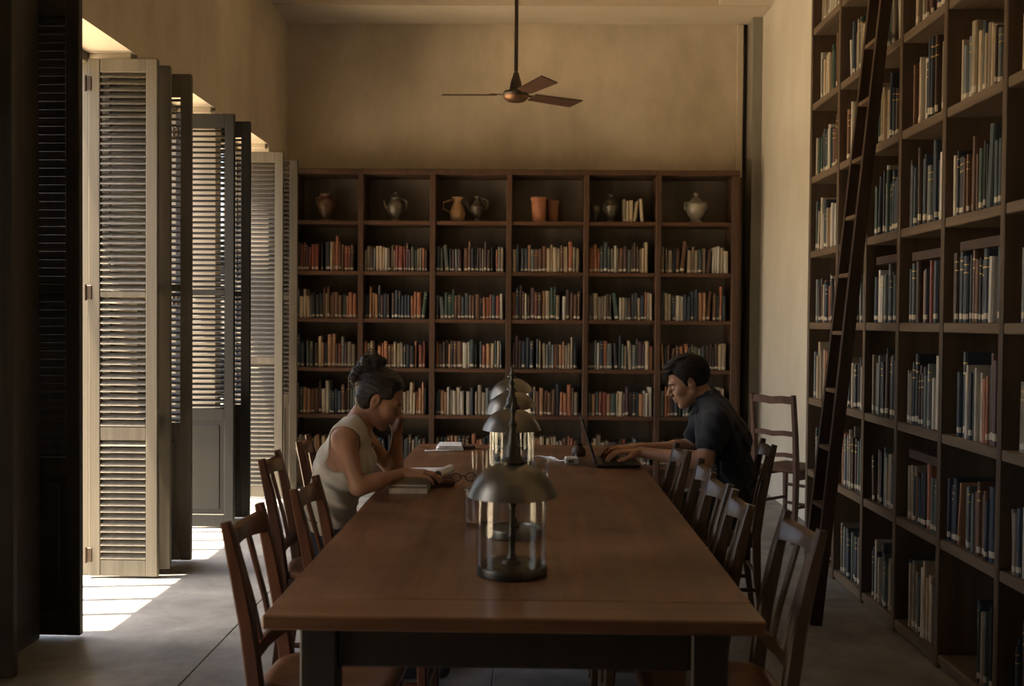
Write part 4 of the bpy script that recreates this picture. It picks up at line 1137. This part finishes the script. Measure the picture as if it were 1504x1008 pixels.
# jeans and shoes
F = Field((-1.02, 4.04, .05), (-.28, 4.46, .70), .0055)
F.cone((-.850, WY, .56), (-.843, WY, .64), .104, .100, .04, 1.52)
for s_ in (-1, 1):
    F.cone((-.83, WY + s_ * .085, .543), (-.46, WY + s_ * .10, .528), .078, .060, .03)
    F.cone((-.46, WY + s_ * .10, .528), (-.50, WY + s_ * .10, .12), .060, .042, .02)
F.displace(lambda x, y, z: .0025 * np.sin(60 * x + 45 * z + 20 * y))
F.cut(lambda x, y, z: z - .075 + 0 * x, (-1.1, 3.9, 0), (-.2, 4.6, .085)); F.cut(lambda x, y, z: .652 - z + 0 * x, (-1.1, 3.9, .64), (-.2, 4.6, .75))
link('jeans', F.mesh('jeans', m_jean, W0), wom)
def shoe(fx, x, y, off, parent):
    F = Field((min(x - .12, x + fx * .25 - .05), y - .08, -.01), (max(x + .12, x + fx * .25 + .05), y + .08, .16), .005)
    F.cone((x - fx * .03, y, .045), (x + fx * .15, y, .035), .042, .034, .02, 1.05, y)
    F.cone((x, y, .11), (x, y, .05), .043, .045, .02)
    F.cut(lambda a, b_, c: c - .003 + 0 * a, (x - .4, y - .2, -.05), (x + .4, y + .2, .012), .003)
    link('shoe', F.mesh('shoe', m_shoe, off), parent)
for s_ in (-1, 1): shoe(1, -.50, WY + s_ * .10, W0, wom)

# --- man -------------------------------------------------------------------
MY = 5.05; M0 = np.array((.97, MY, 0.0))
man = thing('person', 'person in dark navy polo shirt with short black hair, typing on a laptop', 'person', tuple(M0))
def m_torso(F, e=0.0):
    c = F.cone; Y = MY
    c((.975, Y, .57), (.985, Y, .74), .112 + e, .108 + e, .04, 1.45)
    c((.985, Y, .74), (.958, Y, .90), .108 + e, .116 + e, .04, 1.50)
    c((.958, Y, .90), (.912, Y, 1.02), .116 + e, .085 + e, .04, 1.55)
    for s_ in (-1, 1):
        c((.918, Y + s_ * .10, 1.00), (.895, Y + s_ * .180, .985), .072 + e, .058 + e, .035)
        c((.875, Y + s_ * .04, 1.075), (.895, Y + s_ * .165, 1.015), .042 + e, .045 + e, .03)
    c((.925, Y, 1.01), (.872, Y, 1.085), .078 + e, .056 + e, .03, 1.15)
F = Field((.36, 4.70, .68), (1.13, 5.40, 1.33), .0034)
m_torso(F, -.004)
mo = np.array((.785, MY, 1.168)); mR = head_frame(mo, -1, R(21))
mP = head(F, mo, mR, 1.0)
F.cone((.872, MY, 1.06), mP(-.035, 0, -.055), .060, .054, .025)
for s_, el, wr in ((-1, (.826, 4.815, .812), (.545, 4.985, .831)), (1, (.835, 5.285, .815), (.535, 5.145, .831))):
    F.cone((.895, MY + s_ * .185, .985), el, .052, .041, .03)
    F.cone(el, wr, .041, .026, .02)
    F.cone(el, tuple(np.array(el) * .72 + np.array(wr) * .28), .041, .042, .02)
    hand(F, wr, (-1, -.10 * s_, -.02), (-.12, -.10 * s_, 1), -s_, [(.22, .48, .30), (.18, .50, .32), (.20, .50, .32), (.26, .5, .3)] , 1.0, .10, (.75, .55, -.40))
link('body', F.mesh('body', m_skin_m, M0), man)
brows(mP, m_brow, man, M0, .0038)
# polo shirt
F = Field((.74, 4.72, .55), (1.16, 5.38, 1.17), .0036)
m_torso(F, .008)
F.cone((.875, MY, 1.06), (.862, MY, 1.10), .068, .064, .02)
for s_, el in ((-1, (.826, 4.815, .812)), (1, (.835, 5.285, .815))):
    sh_ = np.array((.895, MY + s_ * .185, .985)); e2 = sh_ + (np.array(el) - sh_) * .80
    F.cone(sh_, e2, .064, .058, .03)
    dv = (np.array(el) - sh_); dv /= np.linalg.norm(dv); pc = sh_ + (np.array(el) - sh_) * .74
    F.cut(lambda x, y, z, dv=dv, pc=pc: -((x - pc[0]) * dv[0] + (y - pc[1]) * dv[1] + (z - pc[2]) * dv[2]) , np.array(el) - .09, np.array(el) + .09, .004)
F.displace(lambda x, y, z: .0050 * np.sin(48 * (z + .6 * x) + 7 * np.sin(11 * y)) * np.clip((1.0 - z) * 6, 0, 1) + .0024 * np.sin(95 * x + 60 * z + 30 * y))
F.cone((.850, MY, 1.115), (.825, MY, 1.16), .060, .085, .004, op='sub')
F.cone((.842, MY, 1.10), (.765, MY, 1.035), .034, .052, .006, op='sub')
F.cut(lambda x, y, z: z - .60 + 0 * x, (.6, 4.6, .5), (1.3, 5.5, .62))
link('polo_shirt', F.mesh('polo_shirt', m_polo, M0), man)
# collar: folded band round the neck
b = MB(); n = 22; vs = []; fs = []
for k in range(n):
    a = R(30) + R(300) * k / (n - 1)
    cx, cy = -math.cos(a), math.sin(a)
    tip = max(0, abs(k / (n - 1) - .5) * 2 - .7) / .3
    x0 = .868 + .066 * cx; z0 = 1.098 + .028 * cx
    for (rr, dz) in ((.064, .0), (.068, .012), (.073, .010), (.088, -.030 - .02 * tip), (.084, -.032 - .02 * tip)):
        vs.append((.868 + rr * cx - M0[0], rr * cy, 1.092 + .030 * cx + dz))
for k in range(n - 1):
    for q in range(5): fs.append((k * 5 + q, k * 5 + (q + 1) % 5, (k + 1) * 5 + (q + 1) % 5, (k + 1) * 5 + q))
fs += [tuple(reversed(range(5))), tuple((n - 1) * 5 + q for q in range(5))]
b.add(vs, fs); b.build('collar', m_polo, man, 50)
# hair
F = Field((.62, 4.92, 1.06), (.93, 5.18, 1.36), .0030)
strand2 = lambda x, y, z: .0004 * np.sin(620 * (x + .3 * z) + 120 * y + 3 * np.sin(60 * z)) + .0007 * np.sin(330 * (z - .4 * x) + 230 * y + 2 * np.sin(70 * x))
F.ell(mP(-.016, 0, .044), (.108, .086, .100), .01, mR, disp=strand2)
nr = mR @ np.array((.86, 0, -.50)); p1 = mP(.050, 0, .055)
F.cut(lambda x, y, z: -((x - p1[0]) * nr[0] + (z - p1[2]) * nr[2]), (.5, 4.8, 1.0), (1.0, 5.3, 1.4), .008)
nr2 = mR @ np.array((.35, 0, -.94)); p2 = mP(-.05, 0, -.035)
F.cut(lambda x, y, z: -((x - p2[0]) * nr2[0] + (z - p2[2]) * nr2[2]), (.5, 4.8, 1.0), (1.0, 5.3, 1.4), .01)
for c, r_ in (((.068, .0, .084), (.024, .050, .016)), ((.05, 0, .112), (.045, .052, .018)), ((.0, 0, .132), (.06, .055, .012))):
    F.ell(mP(*c), r_, .012, mR, disp=strand2)
for s_ in (-1, 1):
    F.ell(mP(.018, s_ * .071, .028), (.013, .010, .034), .010, mR, disp=strand2)
for s_ in (-1, 1): F.ell(mP(-.006, s_ * .090, -.002), (.027, .024, .040), .006, mR, op='sub')
link('hair', F.mesh('hair', m_hair, M0), man)
b = MB()
for q in range(70):
    y = rs.uniform(-.055, .055); p = np.array(mP(rs.uniform(.05, .08), y, .096)) - M0
    e_ = np.array(mP(rs.uniform(.096, .110), y * 1.1, rs.uniform(.058, .082))) - M0
    b.tube([p, (p + e_) / 2 + np.array((0, 0, .004)), e_], [.0013, .0011, .0004], 4)
o = b.build('fringe', m_hair, man); o['kind'] = 'stuff'
# trousers and shoes
F = Field((.42, 4.82, .05), (1.14, 5.28, .70), .0055)
F.cone((.975, MY, .56), (.978, MY, .64), .112, .112, .04, 1.46)
for s_ in (-1, 1):
    F.cone((.95, MY + s_ * .095, .54), (.55, MY + s_ * .11, .532), .086, .064, .03)
    F.cone((.55, MY + s_ * .11, .53), (.60, MY + s_ * .11, .12), .064, .046, .02)
F.displace(lambda x, y, z: .0025 * np.sin(60 * x + 45 * z + 20 * y))
F.cut(lambda x, y, z: z - .075 + 0 * x, (.2, 4.6, 0), (1.3, 5.5, .085)); F.cut(lambda x, y, z: .652 - z + 0 * x, (.2, 4.6, .64), (1.3, 5.5, .75))
link('trousers', F.mesh('trousers', m_trou, M0), man)
for s_ in (-1, 1): shoe(-1, .60, MY + s_ * .11, M0, man)
